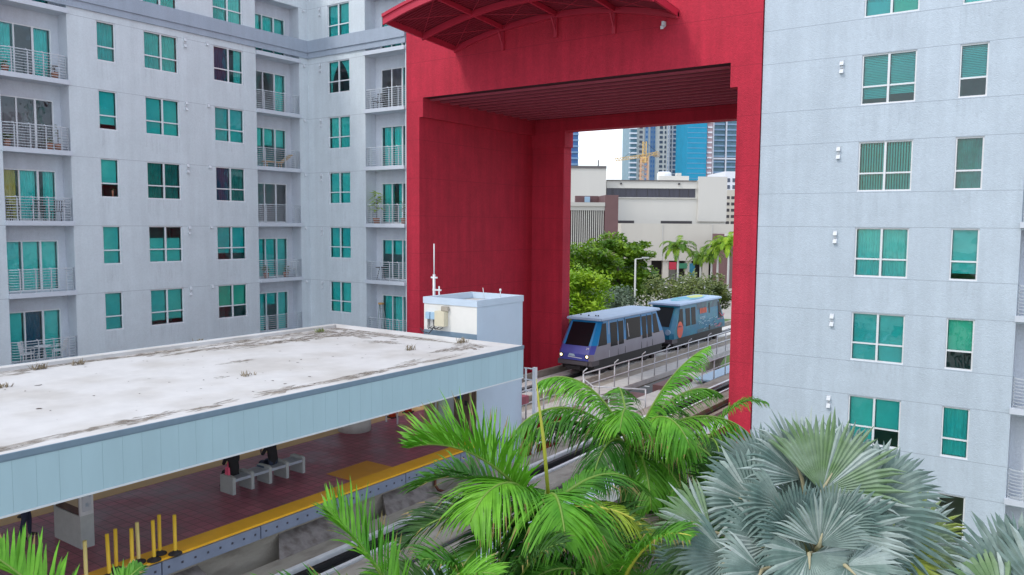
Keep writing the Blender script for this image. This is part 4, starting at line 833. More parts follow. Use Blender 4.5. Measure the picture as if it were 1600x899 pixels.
for y in (-6, 10, 27.5, 46, 64, 82, 100): mb = MB(); mb.lathe((T0, y, GZ), [(.62, 0), (.62, 4.0), (1.0, 4.72)], 20); mb.build('pier', 'concrete', gf)
# crossing between the two tracks
cw = thing('cross_walkway', 'concrete crossing slab with a step between the two guideways in front of the gateway', 'walkway', (-19, 34.5, GZ))
mb = MB(); mb.box(-20.75, -17.03, 33.6, 36.2, 4.95, 5.25); mb.box(-19.4, -17.03, 29.5, 33.58, 4.9, 5.15); mb.build('slab', 'concrete_light', cw)
mb = MB(); mb.box(-20.75, -20.2, 34.0, 35.8, 5.252, 5.40); mb.box(-20.2, -19.8, 34.0, 35.8, 5.252, 5.32); mb.build('step', 'concrete', cw)
mb = MB(); mb.box(-20.4, -18.2, 37.2, 41.0, 4.6, 5.0); mb.box(-19.6, -18.6, 42.0, 45.5, 4.6, 5.35); mb.build('equipment_housing', 'brown_granite', cw)
mb = MB(); mb.box(-19.2, -17.1, 36.3, 50, 4.85, 5.1); mb.build('cable_slab', 'concrete_light', cw)
mb = MB(); mb.box(-18.3, -17.3, 45.0, 62, 5.3, 5.4); mb.build('cable_tray', 'junction_blue', cw)
def railing(name, lab, pts, h, m='galvanised', step=1.35, rails=(1.0, .55), bent=True, r=.038, zb=None, post_r=.038):
    t = thing(name, lab, 'railing', pts[0]); pts = [Vector(p) for p in pts]; z = Vector((0, 0, h))
    for f in rails: mb = MB(); mb.tube([p+z*f for p in pts], r, 8); mb.build('rail', m, t)
    for i in range(len(pts)-1):
        a, b = pts[i], pts[i+1]; n = max(1, int(round((b-a).length/step)))
        for k in range(n+(1 if i == len(pts)-2 else 0)):
            c = a+(b-a)*k/n; mb = MB(); mb.tube([c, c+z*1.0], post_r, 8)
            if bent and k % 2 == 0: mb.tube([c+z*.98, c+z*1.08, c+z*1.22+Vector((.22, 0, 0))], r*.9, 6)
            mb.build('post', m, t)
    return t
railing('walkway_railing', 'long grey tube railing with bent posts running beside both train cars', [(-20.82, 36.1, 5.3), (-20.82, 64.0, 5.3)], 1.42, step=1.75)
railing('walkway_railing', 'grey tube railing with bent posts running from the elevator shaft to the gateway', [(-20.82, 29.2, 5.3), (-20.82, 33.8, 5.3)], 1.42)
railing('walkway_railing', 'railing along the nearer side of the crossing slab between the tracks', [(-20.75, 33.75, 5.3), (-20.2, 33.75, 4.95), (-17.2, 33.75, 5.2)], 1.15, bent=False, step=1.5)
railing('walkway_railing', 'railing along the farther side of the crossing slab between the tracks', [(-20.75, 36.05, 5.3), (-20.2, 36.05, 4.98), (-17.2, 36.05, 5.2)], 1.15, bent=False, step=1.5)
railing('walkway_railing', 'railing on the edge of the nearer guideway below the crossing slab, half behind palm fronds', [(-17.1, 30.4, 5.45), (-17.1, 33.6, 5.45)], 1.2, bent=False)
railing('walkway_railing', 'short railing on the nearer guideway edge beside the red right leg', [(-17.1, 43.2, 5.45), (-17.1, 58, 5.45)], 1.2, bent=False, step=1.8)
railing('shaft_railing', 'white painted guard rails beside the foot of the elevator shaft', [(-17.05, 25.75, 5.5), (-17.05, 29.9, 5.5)], 1.45, m='white_rail', bent=False, step=1.6, rails=(1.0, .62, .25), r=.04, post_r=.05)
pf = thing('guard_post', 'tall white square post at the corner of the elevator shaft', 'post', (-17.05, 25.75, 5.5)); mb = MB(); mb.box(-17.12, -16.98, 25.70, 25.84, 5.45, 8.95); mb.build('post', 'white_rail', pf); mb = MB()
for z in (8.0, 8.45, 8.9): mb.box(-17.55, -17.121, 25.74, 25.8, z-.04, z)
mb.box(-17.5, -17.44, 25.741, 25.799, 8.0, 8.86); mb.build('bracket', 'white_rail', pf)
tp = MB(); tp.box(-17.0, -16.85, 27, 29, 5.42, 5.425)

# ================================================================== THE TRAIN
def train_car(label, yf, yb, front, sx):
    "one people-mover car; nose at yf (towards the station), tail at yb"
    t = thing('train_car', label, 'train car', (T0, yf, 5.46))
    hw = 1.23; zb, zm, zr = 6.40, 7.30, 8.72
    # side outline (y,z): raked nose and tail
    def yfz(z):
        return yf + (0.0 if z <= 6.7 else 0.0) + max(0, (z-6.80))*0.66
    def ybz(z): return yb - max(0, (z-6.75))*0.66
    def hx(z): return hw - max(0, z-7.2)*0.07
    low, up = ('train_lower', 'train_blue') if not front == 2 else ('wrap_teal', 'wrap_teal')
    mb = MB(); zs = [zb, 6.55, 6.80, 7.05, zm]
    def ring(z, yo=0):
        a, b = yfz(z), ybz(z); x = hx(z); c = .28
        return [(T0-x, a+c, z), (T0-x*.80, a, z), (T0+x*.80, a, z), (T0+x, a+c, z), (T0+x, b-c, z), (T0+x*.8, b, z), (T0-x*.8, b, z), (T0-x, b-c, z)]
    def skin(zs, mbx, mfun):
        for i in range(len(zs)-1):
            A, B = ring(zs[i]), ring(zs[i+1])
            for k in range(8):
                j = (k+1) % 8; mbx.quad([A[k], A[j], B[j], B[k]], mfun(k, i))
    skin(zs, mb, lambda k, i: 1 if k in (1, 5) else (1 if k in (0, 2, 4, 6) and i > 1 else 0))
    A = ring(zb); mb.quad(A[::-1], 0)
    nose = 'train_purple' if front == 1 else 'wrap_teal'
    mb.build('lower_body', [low, nose], t)
    mb = MB(); skin([zm, 7.7, 8.2, zr], mb, lambda k, i: 0); mb.build('upper_body', [up], t)
    mb = MB(); ro = .06; zs2 = [zr, zr+.05, zr+.16, zr+.24]; ins = [-.10, -.14, -.10, .35]
    def rring(z, q):
        a, b, x = yfz(zr)-.10+q, ybz(zr)+.10-q, hx(zr)-q; c = .12
        return [(T0-x, a+c, z), (T0-x+c, a, z), (T0+x-c, a, z), (T0+x, a+c, z), (T0+x, b-c, z), (T0+x-c, b, z), (T0-x+c, b, z), (T0-x, b-c, z)]
    Rr = [rring(z, q) for z, q in zip(zs2, ins)]
    for i in range(3):
        for k in range(8): j = (k+1) % 8; mb.quad([Rr[i][k], Rr[i][j], Rr[i+1][j], Rr[i+1][k]])
    mb.quad(Rr[3]); mb.quad(Rr[0][::-1]); mb.build('roof', 'train_roof', t)
    ff = lambda x, z, d=.012: (T0+x, yfz(z)-d, z)
    # windscreen: follows the rake
    mb = MB(); z0, z1 = 7.26, 8.60
    def ws(z0, z1, x0, x1, d, yfun, sgn, mi=0):
        N = 6
        for i in range(N):
            za, zc = z0+(z1-z0)*i/N, z0+(z1-z0)*(i+1)/N; xa, xc = x0+(x1-x0)*i/N, x0+(x1-x0)*(i+1)/N
            mb.quad([(T0-xa, yfun(za)-sgn*d, za), (T0+xa, yfun(za)-sgn*d, za), (T0+xc, yfun(zc)-sgn*d, zc), (T0-xc, yfun(zc)-sgn*d, zc)], mi)
    ws(z0, z1, .82, .80, .012, yfz, 1); mb.build('windscreen', 'train_glass', t)
    mb = MB(); ws(7.3, 8.55, .82, .80, .012, ybz, -1); mb.build('rear_window', 'train_glass', t)
    mb = MB(); mb.box(T0-1.18, T0+1.18, yf+.06, yf+1.0, 6.08, 6.397); mb.box(T0-.95, T0+.95, yf-.03, yf+.3, 6.14, 6.36); mb.build('bumper', 'train_grey', t)
    mb = MB(); mb.box(T0-1.1, T0+1.1, yf+.5, yb-.5, 5.80, 6.398); mb.build('underframe', 'train_black', t)
    for y in (yf+1.7, yf+3.0, yb-3.0, yb-1.7):
        for x in (-.95, .95):
            mb = MB(); mb.tube([(T0+x-.13, y, 5.86), (T0+x+.13, y, 5.86)], .40, 18); mb.build('wheel', 'rubber_black', t)
    if front == 1:
        for x in (-1.02, 1.02):
            mb = MB(); mb.tube([(T0+x*.86, yf-.02, 6.66), (T0+x*.86, yf+.1, 6.66)], .145, 14); h = mb.build('headlight_housing', 'train_black', t)
            mb = MB(); mb.tube([(T0+x*.88, yf-.032, 6.67), (T0+x*.88, yf-.021, 6.67)], .085, 14); mb.build('headlight', 'headlight', h)
        mb = MB(); mb.prism([ff(-.40, 6.66, .02), ff(.08, 6.63, .02), ff(.02, 6.77, .02), ff(-.32, 6.80, .02)], (0, -.006, 0)); mb.build('emblem', 'wrap_roof', t)
        mb = MB(); mb.prism([ff(-.42, 6.58, .02), ff(.55, 6.53, .02), ff(.55, 6.56, .02), ff(-.42, 6.62, .02)], (0, -.006, 0)); mb.build('stripe', 'sign_white', t)
        text_mesh('car_number', '29', .2, 'sign_white', t, ff(.82, 7.12, .03), (1, 0, 0), (0, .59, .8))
        for x in (-.5, .1, .55, .7):
            mb = MB(); mb.lathe((T0+x, yfz(zr)+.25+abs(x)*.2, zr+.20), [(.05, 0), (.05, .09), (.02, .11)], 8); mb.build('roof_light', 'train_black', t)
        mb = MB(); mb.box(T0-.5, T0+.5, yf-.15, yf+.4, 5.85, 6.06); mb.build('coupler', 'train_black', t)
    # side openings, both sides: (y0,y1,kind)
    Ls = yb-yf
    for sgn in (1, -1):
        def sq(y0, y1, za, zc, m, nm, d=.014, slant0=0, slant1=0):
            mb = MB(); mb.hexa([(T0+sgn*hx(za), y0, za), (T0+sgn*hx(za), y1, za), (T0+sgn*(hx(za)+d), y1, za), (T0+sgn*(hx(za)+d), y0, za),
                               (T0+sgn*hx(zc), y0+slant0, zc), (T0+sgn*hx(zc), y1-slant1, zc), (T0+sgn*(hx(zc)+d), y1-slant1, zc), (T0+sgn*(hx(zc)+d), y0+slant0, zc)]); return mb.build(nm, m, t)
        if front == 1:
            sq(yf+.75, yf+1.85, 7.24, 8.56, 'train_glass', 'side_window', slant0=.62)
            sq(yf+2.35, yf+3.25, 7.05, 8.52, 'train_glass', 'door_window'); sq(yf+3.42, yf+4.1, 7.05, 8.52, 'train_glass', 'door_window')
            sq(yf+4.45, yf+6.5, 7.22, 8.56, 'train_glass', 'side_window')
            sq(yf+6.75, yf+7.4, 7.05, 8.52, 'train_glass', 'door_window'); sq(yf+7.55, yf+8.2, 7.05, 8.52, 'train_glass', 'door_window')
            sq(yf+8.45, yf+9.4, 7.24, 8.56, 'train_glass', 'side_window', slant1=.5)
            for y in (yf+2.15, yf+4.28, yf+6.62, yf+8.3): sq(y, y+.05, 6.42, 8.66, 'galvanised' if y < yf+2.3 else 'train_black', 'door_edge', .02)
            for y in (yf+3.33, yf+7.47): sq(y, y+.03, 6.42, 8.6, 'train_black', 'door_seam', .018)
            sq(yf+4.75, yf+4.82, 7.4, 8.3, 'galvanised', 'window_latch', .03, slant0=-.15, slant1=.15)
        else:
            sq(yf+.9, yf+1.9, 7.2, 8.5, 'train_glass', 'side_window', slant0=.5)
            for a, b in ((2.4, 3.2), (3.45, 4.25)): sq(yf+a, yf+b, 7.15, 8.45, 'train_glass', 'door_window')
            sq(yf+4.6, yf+8.9, 6.42, 8.66, 'wrap_dark', 'wrap_panel', .012); sq(yf+8.9, yf+9.9, 6.45, 8.2, 'wrap_dark', 'wrap_panel', .013, slant1=.4)
            sq(yf+6.9, yf+7.15, 6.45, 8.55, 'train_black', 'door_seam', .02); sq(yf+8.9, yf+9.7, 7.2, 8.5, 'train_glass', 'side_window', .024, slant1=.5)
            mb = MB(); r = random.Random(3)
            def side(y, z, d=.02): return (T0+sgn*(hx(z)+d), y, z)
            P = [side(yf+1.30+.52*math.cos(a*math.pi/9), 7.0+.60*math.sin(a*math.pi/9)) for a in range(18)]; mb.prism(P, (sgn*.004, 0, 0)); mb.build('wrap_emblem', 'wrap_orange', t)
            mb = MB()
            for k in range(6):
                y, z = yf+.98+.28*(k % 3), 6.62+.42*(k//3); mb.prism([side(y, z, .026), side(y+.1, z+.3, .026), side(y+.16, z+.28, .026), side(y+.07, z-.02, .026)], (sgn*.003, 0, 0))
            mb.build('emblem_detail', 'wrap_pink', t)
            mb = MB()
            for k in range(5): y = yf+5.1+k*.28; mb.prism([side(y, 7.85, .026), side(y+.2, 7.85, .026), side(y+.2, 8.25, .026), side(y, 8.25, .026)], (sgn*.003, 0, 0))
            mb.build('wrap_lettering', 'wrap_orange', t)
            mb = MB()
            for k in range(26): y, z = yf+r.uniform(4.7, 8.4), r.uniform(6.6, 7.35); w = r.uniform(.1, .5); mb.prism([side(y, z, .028), side(y+w, z+.02, .028), side(y+w, z+.07, .028), side(y, z+.05, .028)], (sgn*.003, 0, 0))
            wd = mb.build('wrap_drawing', 'wrap_white', t); wd['kind'] = 'stuff'
            for k in range(2): mb = MB(); mb.prism([side(yf+5.0, 7.55-.1*k, .028), side(yf+6.1, 7.55-.1*k, .028), side(yf+6.1, 7.6-.1*k, .028), side(yf+5.0, 7.6-.1*k, .028)], (sgn*.003, 0, 0)); mb.build('wrap_text_line', 'wrap_white', t)
            mb = MB(); mb.tube([side(yf+9.1, 7.6, .03), side(yf+9.5, 7.35, .03), side(yf+9.9, 7.3, .03), side(yf+10.1, 7.45, .03)], .05, 6)
            for k in range(7): y, z = yf+r.uniform(7.6, 9.6), r.uniform(6.5, 7.1); mb.prism([side(y, z, .03), side(y+.5, z, .03), side(y+.5, z+.05, .03), side(y, z+.05, .03)], (sgn*.003, 0, 0))
            mb.build('wrap_figure', 'wrap_pink', t)
    if front == 2:
        zt = zr+.243; a, b = yfz(zr)+.6, ybz(zr)-.6
        mb = MB(); mb.quad([(x, y, zt) for x, y in blob(T0+.1, a+3.6, .85, 2.9, 0, 30, 4, .12)]); mb.build('roof_graphic', 'wrap_roof', t)
        mb = MB(); mb.quad([(x, y, zt+.003) for x, y in blob(T0-.1, a+5.4, .55, 1.5, .1, 24, 9, .2)]); mb.build('roof_graphic', 'wrap_yellow', t)
        mb = MB(); mb.tube([(T0+.85, yf-.03, 6.9), (T0+.85, yf+.1, 6.9)], .2, 14); mb.build('headlight_cover', 'wrap_white', t)
    return t
train_car('front train car with blue and purple nose, black windscreen and lit headlights', 41.15, 51.75, 1, 0)
train_car('second train car wrapped in teal advertising with an orange oval and yellow roof patch', 52.75, 63.4, 2, 0)
# ================================================================== PEOPLE
def person(label, J, bones, rad, cols, loc):
    "J joints (world), bones pairs, radius per joint, material per bone; one continuous skinned body"
    names = list(J); idx = {n: i for i, n in enumerate(names)}
    me = bpy.data.meshes.new('person'); loc = Vector(loc)
    me.from_pydata([tuple(Vector(J[n])-loc) for n in names], [(idx[a], idx[b]) for a, b in bones], [])
    o = bpy.data.objects.new('person', me); COL.objects.link(o)
    o.modifiers.new('Skin', 'SKIN')
    for n in names:
        sv_ = me.skin_vertices[0].data[idx[n]]; q = rad[n]; sv_.radius = q if isinstance(q, tuple) else (q, q)
    me.skin_vertices[0].data[idx['pelvis']].use_root = True
    sb = o.modifiers.new('Sub', 'SUBSURF'); sb.levels = sb.render_levels = 2
    dg = bpy.context.evaluated_depsgraph_get(); m2 = bpy.data.meshes.new_from_object(o.evaluated_get(dg)); o.modifiers.clear(); o.data = m2; bpy.data.meshes.remove(me)
    ml = []; rr = lambda n: max(rad[n]) if isinstance(rad[n], tuple) else rad[n]
    for b in bones:
        if cols[b] not in ml: ml.append(cols[b])
    m2.materials.clear()
    for m in ml: m2.materials.append(MATS[m])
    for p in m2.polygons:
        c = p.center+loc; best = (9, None)
        for b in bones:
            A, B = Vector(J[b[0]]), Vector(J[b[1]]); d = B-A; tt = max(0, min(1, (c-A).dot(d)/max(1e-6, d.length_squared))); q = (c-(A+d*tt)).length/(0.5*(rr(b[0])+rr(b[1])))
            if q < best[0]: best = (q, b)
        p.material_index = ml.index(cols[best[1]]); p.use_smooth = True
    o.location = loc; tag(o, label, 'person'); return o
def rig(base, f, pose):
    "base: pelvis point on the ground plane; f: facing direction; pose 'sit' or 'stand'"
    f = Vector(f).normalized(); s = Vector((-f.y, f.x, 0)); z = Vector((0, 0, 1)); B = Vector(base)
    q = lambda a, b, c: B+f*a+s*b+z*c
    J = {}
    if pose == 'sit':
        J.update(pelvis=q(0, 0, .55), spine=q(.03, 0, .76), chest=q(.10, 0, .98), neck=q(.19, 0, 1.10), head=q(.28, 0, 1.20), crown=q(.31, 0, 1.31))
        for k, n in ((1, 'l'), (-1, 'r')):
            J.update({'sh'+n: q(.12, .17*k, 1.03), 'el'+n: q(.22, .23*k, .80), 'wr'+n: q(.42, .11*k, .86), 'hd'+n: q(.48, .07*k, .90), 'hip'+n: q(.05, .09*k, .53), 'kn'+n: q(.45, .11*k, .52), 'an'+n: q(.50, .11*k, .10), 'to'+n: q(.66, .12*k, .04)})
    else:
        J.update(pelvis=q(0, 0, .95), spine=q(.0, 0, 1.12), chest=q(.02, 0, 1.34), neck=q(.04, 0, 1.50), head=q(.07, 0, 1.62), crown=q(.07, 0, 1.74))
        for k, n in ((1, 'l'), (-1, 'r')):
            J.update({'sh'+n: q(.01, .18*k, 1.42), 'el'+n: q(-.02+.05*k, .25*k, 1.14), 'wr'+n: q(.12+.05*k, .22*k, .92), 'hd'+n: q(.15+.06*k, .21*k, .84), 'hip'+n: q(0, .09*k, .92), 'kn'+n: q(.06*k+.04, .10*k, .50), 'an'+n: q(.12*k-.02, .10*k, .09), 'to'+n: q(.12*k+.15, .11*k, .04)})
    bones = [('pelvis', 'spine'), ('spine', 'chest'), ('chest', 'neck'), ('neck', 'head'), ('head', 'crown')]
    for n in 'lr': bones += [('chest', 'sh'+n), ('sh'+n, 'el'+n), ('el'+n, 'wr'+n), ('wr'+n, 'hd'+n), ('pelvis', 'hip'+n), ('hip'+n, 'kn'+n), ('kn'+n, 'an'+n), ('an'+n, 'to'+n)]
    rad = dict(pelvis=(.15, .13), spine=(.14, .12), chest=(.16, .13), neck=.055, head=.095, crown=.07)
    for n in 'lr': rad.update({'sh'+n: .07, 'el'+n: .05, 'wr'+n: .032, 'hd'+n: .03, 'hip'+n: .10, 'kn'+n: .065, 'an'+n: .045, 'to'+n: .035})
    return J, bones, rad, q
def dress(bones, shirt, trousers, sleeves='skin'):
    c = {}
    for b in bones:
        a = b[1]
        if a in ('head', 'crown'): c[b] = 'skin'
        elif a[:2] in ('el',) or a in ('spine', 'chest', 'neck') or a[:2] == 'sh': c[b] = shirt
        elif a[:2] in ('wr', 'hd'): c[b] = sleeves if a[:2] == 'wr' else 'skin'
        elif a[:2] == 'to': c[b] = 'rubber_black'
        else: c[b] = trousers
    return c
def head_bits(o, J, f):
    f = Vector(f).normalized(); h = (Vector(J['head'])*.45+Vector(J['crown'])*.55); mb = MB(); up = (Vector(J['crown'])-Vector(J['head'])).normalized(); s = f.cross(up).normalized(); n = 12
    for i in range(n):                                  # hair cap over the back and top of the head
        for j in range(7):
            def q(ii, jj):
                a = 2*math.pi*ii/n; b = (jj/7)*1.75
                d = (up*.9-f*.45).normalized(); x = s; y = d.cross(x)
                return h+(d*math.cos(b)+(x*math.cos(a)+y*math.sin(a))*math.sin(b))*.118-f*.012
            mb.quad([q(i, j), q(i+1, j), q(i+1, j+1), q(i, j+1)], 0, True)
    mb.build('hair', 'hair', o)
    fc = Vector(J['head'])*.6+Vector(J['crown'])*.4+f*.092; mb = MB()
    mb.prism([fc-s*.012, fc+s*.012, fc+up*.04+s*.006, fc+up*.04-s*.006], f*.022); mb.build('nose', 'skin', o)
    mb = MB()
    for k in (-1, 1): c = fc+up*.035+s*.036*k-f*.004; mb.prism([c-s*.013-up*.005, c+s*.013-up*.005, c+s*.013+up*.006, c-s*.013+up*.006], f*.006)
    c = fc-up*.035; mb.prism([c-s*.022, c+s*.022, c+s*.02+up*.008, c-s*.02+up*.008], f*.004); mb.build('face_features', 'hair', o)
    for n in 'lr':                                      # fingers
        w, d = Vector(J['hd'+n]), (Vector(J['hd'+n])-Vector(J['wr'+n])).normalized(); mb = MB(); sd = d.cross(Vector((0, 0, 1))).normalized()
        for k, l in enumerate((.055, .068, .072, .060)): p = w+sd*(k-1.5)*.017; mb.tube([p, p+d*l*.55, p+d*l*.9-Vector((0, 0, .02))], [.009, .008, .006], 6)
        p = w+sd*.03-d*.02; mb.tube([p, p+sd*.02+d*.03, p+sd*.015+d*.05], [.011, .009, .007], 6); mb.build('fingers', 'skin', o)
f = Vector((-1, .12, 0))
J, bones, rad, q = rig((-19.72, 13.98, PZ-.02), f, 'sit'); p1 = person('person in black sitting on the near end of the bench, head bent over a phone', J, bones, rad, dress(bones, 'cloth_black', 'cloth_black'), (-19.72, 13.98, PZ)); head_bits(p1, J, f)
mb = MB(); c = Vector(J['hdl'])*.5+Vector(J['hdr'])*.5+Vector((-.06, 0, .05)); mb.box(c.x-.02, c.x+.06, c.y-.05, c.y+.05, c.z, c.z+.012); tag(mb.build('phone', 'phone'), 'dark phone held by the person bent over at the near end of the bench', 'phone')
hb = thing('shoulder_bag', 'bright pink bag at the side of the person on the near bench end', 'bag', (-19.62, 13.76, PZ+.4)); mb = MB(); mb.hexa([(-19.80, 13.70, PZ+.44), (-19.62, 13.70, PZ+.44), (-19.62, 13.77, PZ+.44), (-19.80, 13.77, PZ+.44), (-19.78, 13.71, PZ+.74), (-19.64, 13.71, PZ+.74), (-19.64, 13.76, PZ+.74), (-19.78, 13.76, PZ+.74)]); mb.build('body', 'bag_pink', hb); mb = MB(); mb.tube([(-19.74, 13.74, PZ+.73), (-19.72, 13.76, PZ+.9), (-19.68, 13.74, PZ+.73)], .012, 6); mb.build('strap', 'bag_pink', hb)
J, bones, rad, q = rig((-19.66, 15.32, PZ-.02), (-1, -.1, 0), 'sit'); p2 = person('person in a black top sitting upright in the third seat of the bench', J, bones, rad, dress(bones, 'cloth_black', 'cloth_jeans'), (-19.66, 15.32, PZ)); head_bits(p2, J, (-1, -.1, 0))
mb = MB(); mb.box(-19.95, -19.62, 14.92, 15.12, PZ+.445, PZ+.50); tag(mb.build('folded_bag', 'bag_grey'), 'flat blue grey bag lying on the bench beside the person with hidden head', 'bag')
J, bones, rad, q = rig((-20.75, 8.72, PZ), (.35, 1, 0), 'stand'); p3 = person('person in a black top and dark jeans standing behind the palm leaves by the kiosk', J, bones, rad, dress(bones, 'cloth_black', 'cloth_jeans'), (-20.75, 8.72, PZ)); head_bits(p3, J, (.35, 1, 0))

# ================================================================== THINGS ON THE BALCONIES
def chair(x, y, z, rot, m, lab, grp=None):
    t = thing('balcony_chair', lab, 'chair', (x, y, z), grp); c, s = math.cos(rot), math.sin(rot)
    def P(a, b, h): return (x+a*c-b*s, y+a*s+b*c, z+h)
    mb = MB(); mb.hexa([P(-.23, -.23, .42), P(.23, -.23, .42), P(.23, .23, .42), P(-.23, .23, .42), P(-.23, -.23, .45), P(.23, -.23, .45), P(.23, .23, .45), P(-.23, .23, .45)]); mb.build('seat', m, t)
    mb = MB()
    for k in range(5): b = -.2+.1*k; mb.tube([P(-.22, b, .45), P(-.30, b, .92)], .018, 4)
    mb.tube([P(-.30, -.24, .92), P(-.30, .24, .92)], .025, 5); mb.build('backrest', m, t)
    for a, b in ((-.2, -.2), (.2, -.2), (.2, .2), (-.2, .2)): mb = MB(); mb.tube([P(a, b, .42), P(a*1.12, b*1.1, 0)], .018, 5); mb.build('leg', m, t)
    for b in (-.25, .25): mb = MB(); mb.tube([P(-.26, b, .66), P(.22, b, .66), P(.22, b, .42)], .018, 5); mb.build('armrest', m, t)
def table(x, y, z, m, lab):
    t = thing('balcony_table', lab, 'table', (x, y, z)); mb = MB(); mb.lathe((x, y, z+.68), [(.34, 0), (.34, .03)], 18); mb.build('tabletop', m, t)
    for k in range(3): a = k*2.1; mb = MB(); mb.tube([(x+.1*math.cos(a), y+.1*math.sin(a), z+.68), (x+.28*math.cos(a), y+.28*math.sin(a), z)], .018, 5); mb.build('leg', m, t)
def pot_plant(x, y, z, h, lab, n=26, r0=.16, m='bush_leaf', L=.32, spread=.5):
    t = thing('potted_plant', lab, 'plant', (x, y, z)); mb = MB(); mb.lathe((x, y, z), [(r0*.75, 0), (r0, .26), (r0*1.05, .30)], 14); mb.build('pot', 'terracotta', t); r = random.Random(int(abs(x*100)+abs(y*10)+z))
    mb = MB(); mb.tube([(x, y, z+.25), (x+.02, y, z+h*.8)], .02, 5); mb.build('stem', 'bark', t); mb = MB()
    for k in range(n):
        a = r.random()*6.28; zz = z+.3+(h-.3)*(.25+.75*k/n); d = Vector((math.cos(a), math.sin(a), r.uniform(-.2, .7))).normalized(); c = Vector((x, y, zz)); s = Vector((-d.y, d.x, 0)).normalized()*L*.13; ln = L*r.uniform(.7, 1.3)*spread*2
        mb.quad([c, c+d*ln*.4+s, c+d*ln+Vector((0, 0, -.25*ln)), c+d*ln*.4-s])
    mb.build('foliage', m, t)
Z = zf
chair(-38.0, 16.35, Z[5]+.003, .9, 'plastic_white', 'white balcony chair on the lowest left balcony, left of the white table'); chair(-38.05, 17.75, Z[5]+.003, -2.4, 'plastic_white', 'white balcony chair at the right end of the lowest left balcony'); table(-38.08, 17.05, Z[5]+.003, 'plastic_white', 'small round white table on the lowest left balcony')
chair(-38.05, 15.95, Z[3]+.003, .5, 'furniture_dark', 'dark chair at the left of the cluttered third left balcony'); chair(-38.05, 17.1, Z[3]+.003, -.6, 'furniture_dark', 'dark chair in the middle of the cluttered third left balcony'); chair(-38.05, 17.9, Z[3]+.003, 3.0, 'furniture_dark', 'dark chair at the right end of the cluttered third left balcony')
pot_plant(-37.95, 15.85, Z[2]+.003, .55, 'small green potted plant at the left of the second left balcony'); pot_plant(-37.95, 17.6, Z[2]+.003, .5, 'low potted plant near the right end of the second left balcony', L=.22); pot_plant(-37.98, 18.0, Z[2]+.003, 1.2, 'tall thin potted plant in the corner of the second left balcony', n=10, L=.2)
pot_plant(-37.95, 17.95, Z[1]+.003, .62, 'round terracotta coloured planter at the right end of the top left balcony', m='dry_weed', L=.2); pot_plant(-37.95, 15.9, Z[1]+.003, .5, 'small potted plant at the left of the top left balcony', L=.2)
chair(-32.35, 32.75, Z[1]+.003, -1.3, 'furniture_dark', 'dark chair on the top balcony beside the red gateway')
lo = thing('sun_lounger', 'tan wooden lounger with raised back on the second balcony of the middle column', 'lounger', (-38.0, 30.4, Z[2])); mb = MB(); mb.box(-38.25, -37.85, 29.3, 30.5, Z[2]+.28, Z[2]+.34); mb.build('seat', 'wood_tan', lo); mb = MB(); mb.hexa([(-38.25, 30.5, Z[2]+.28), (-37.85, 30.5, Z[2]+.28), (-37.85, 31.2, Z[2]+.75), (-38.25, 31.2, Z[2]+.75), (-38.25, 30.5, Z[2]+.34), (-37.85, 30.5, Z[2]+.34), (-37.85, 31.2, Z[2]+.82), (-38.25, 31.2, Z[2]+.82)]); mb.build('backrest', 'wood_tan', lo)
for y in (29.4, 30.4): mb = MB(); mb.box(-38.2, -38.14, y, y+.05, Z[2]+.003, Z[2]+.28); mb.box(-37.96, -37.9, y, y+.05, Z[2]+.003, Z[2]+.28); mb.build('leg', 'wood_tan', lo)
pot_plant(-38.0, 29.3, Z[4]+.003, .7, 'potted plant at the left of the fourth balcony of the middle column'); pot_plant(-38.0, 30.7, Z[4]+.003, .62, 'low potted plant right of centre on the fourth balcony of the middle column', L=.25); chair(-38.0, 31.2, Z[4]+.003, 2.6, 'plastic_white', 'pale chair at the right of the fourth balcony of the middle column')
pot_plant(-32.3, 32.5, Z[3]+.003, 1.75, 'big leafy potted plant spilling over the balcony rail beside the red gateway', n=60, r0=.22, m='tree_leaf_bright', L=.42, spread=.72); pot_plant(-30.25, 32.5, Z[3]+.003, 1.2, 'smaller potted plant at the right end of that leafy balcony by the red wall', n=30, L=.28)
table(-32.2, 32.75, Z[4]+.003, 'furniture_dark', 'small dark table on the balcony two below the top beside the red gateway')
ld = thing('step_ladder', 'folded stepladder with orange top leaning on the lowest balcony beside the red gateway', 'ladder', (-32.4, 32.75, Z[5])); x, y, z = -32.35, 32.72, Z[5]+.003
for k in (-.22, .22): mb = MB(); mb.tube([(x+k, y, z), (x+k*.55, y+.12, z+1.75)], .03, 4); mb.build('side_rail', 'ladder_grey', ld); mb = MB(); mb.tube([(x+k, y+.4, z), (x+k*.55, y+.16, z+1.75)], .025, 4); mb.build('rear_leg', 'ladder_grey', ld)
for k in range(5): mb = MB(); f_ = k/5; w_ = .22-.1*f_*.9; mb.box(x-w_, x+w_, y-.03+.12*f_, y+.06+.12*f_, z+.28+.3*k, z+.31+.3*k); mb.build('step', 'ladder_grey', ld)
mb = MB(); mb.box(x-.15, x+.15, y+.05, y+.24, z+1.74, z+1.84); mb.build('top_cap', 'ladder_orange', ld)
mb = MB(); mb.lathe((-37.83, 20.2, 14.29+1.33), [(.05, 0), (.10, .04), (.11, .12), (.05, .16)], 10); 
pot_plant(-37.80+.0, 20.35, LZ[3]-1.80, .42, 'small plant on the sill inside the third single window', n=12, r0=.05, L=.16)
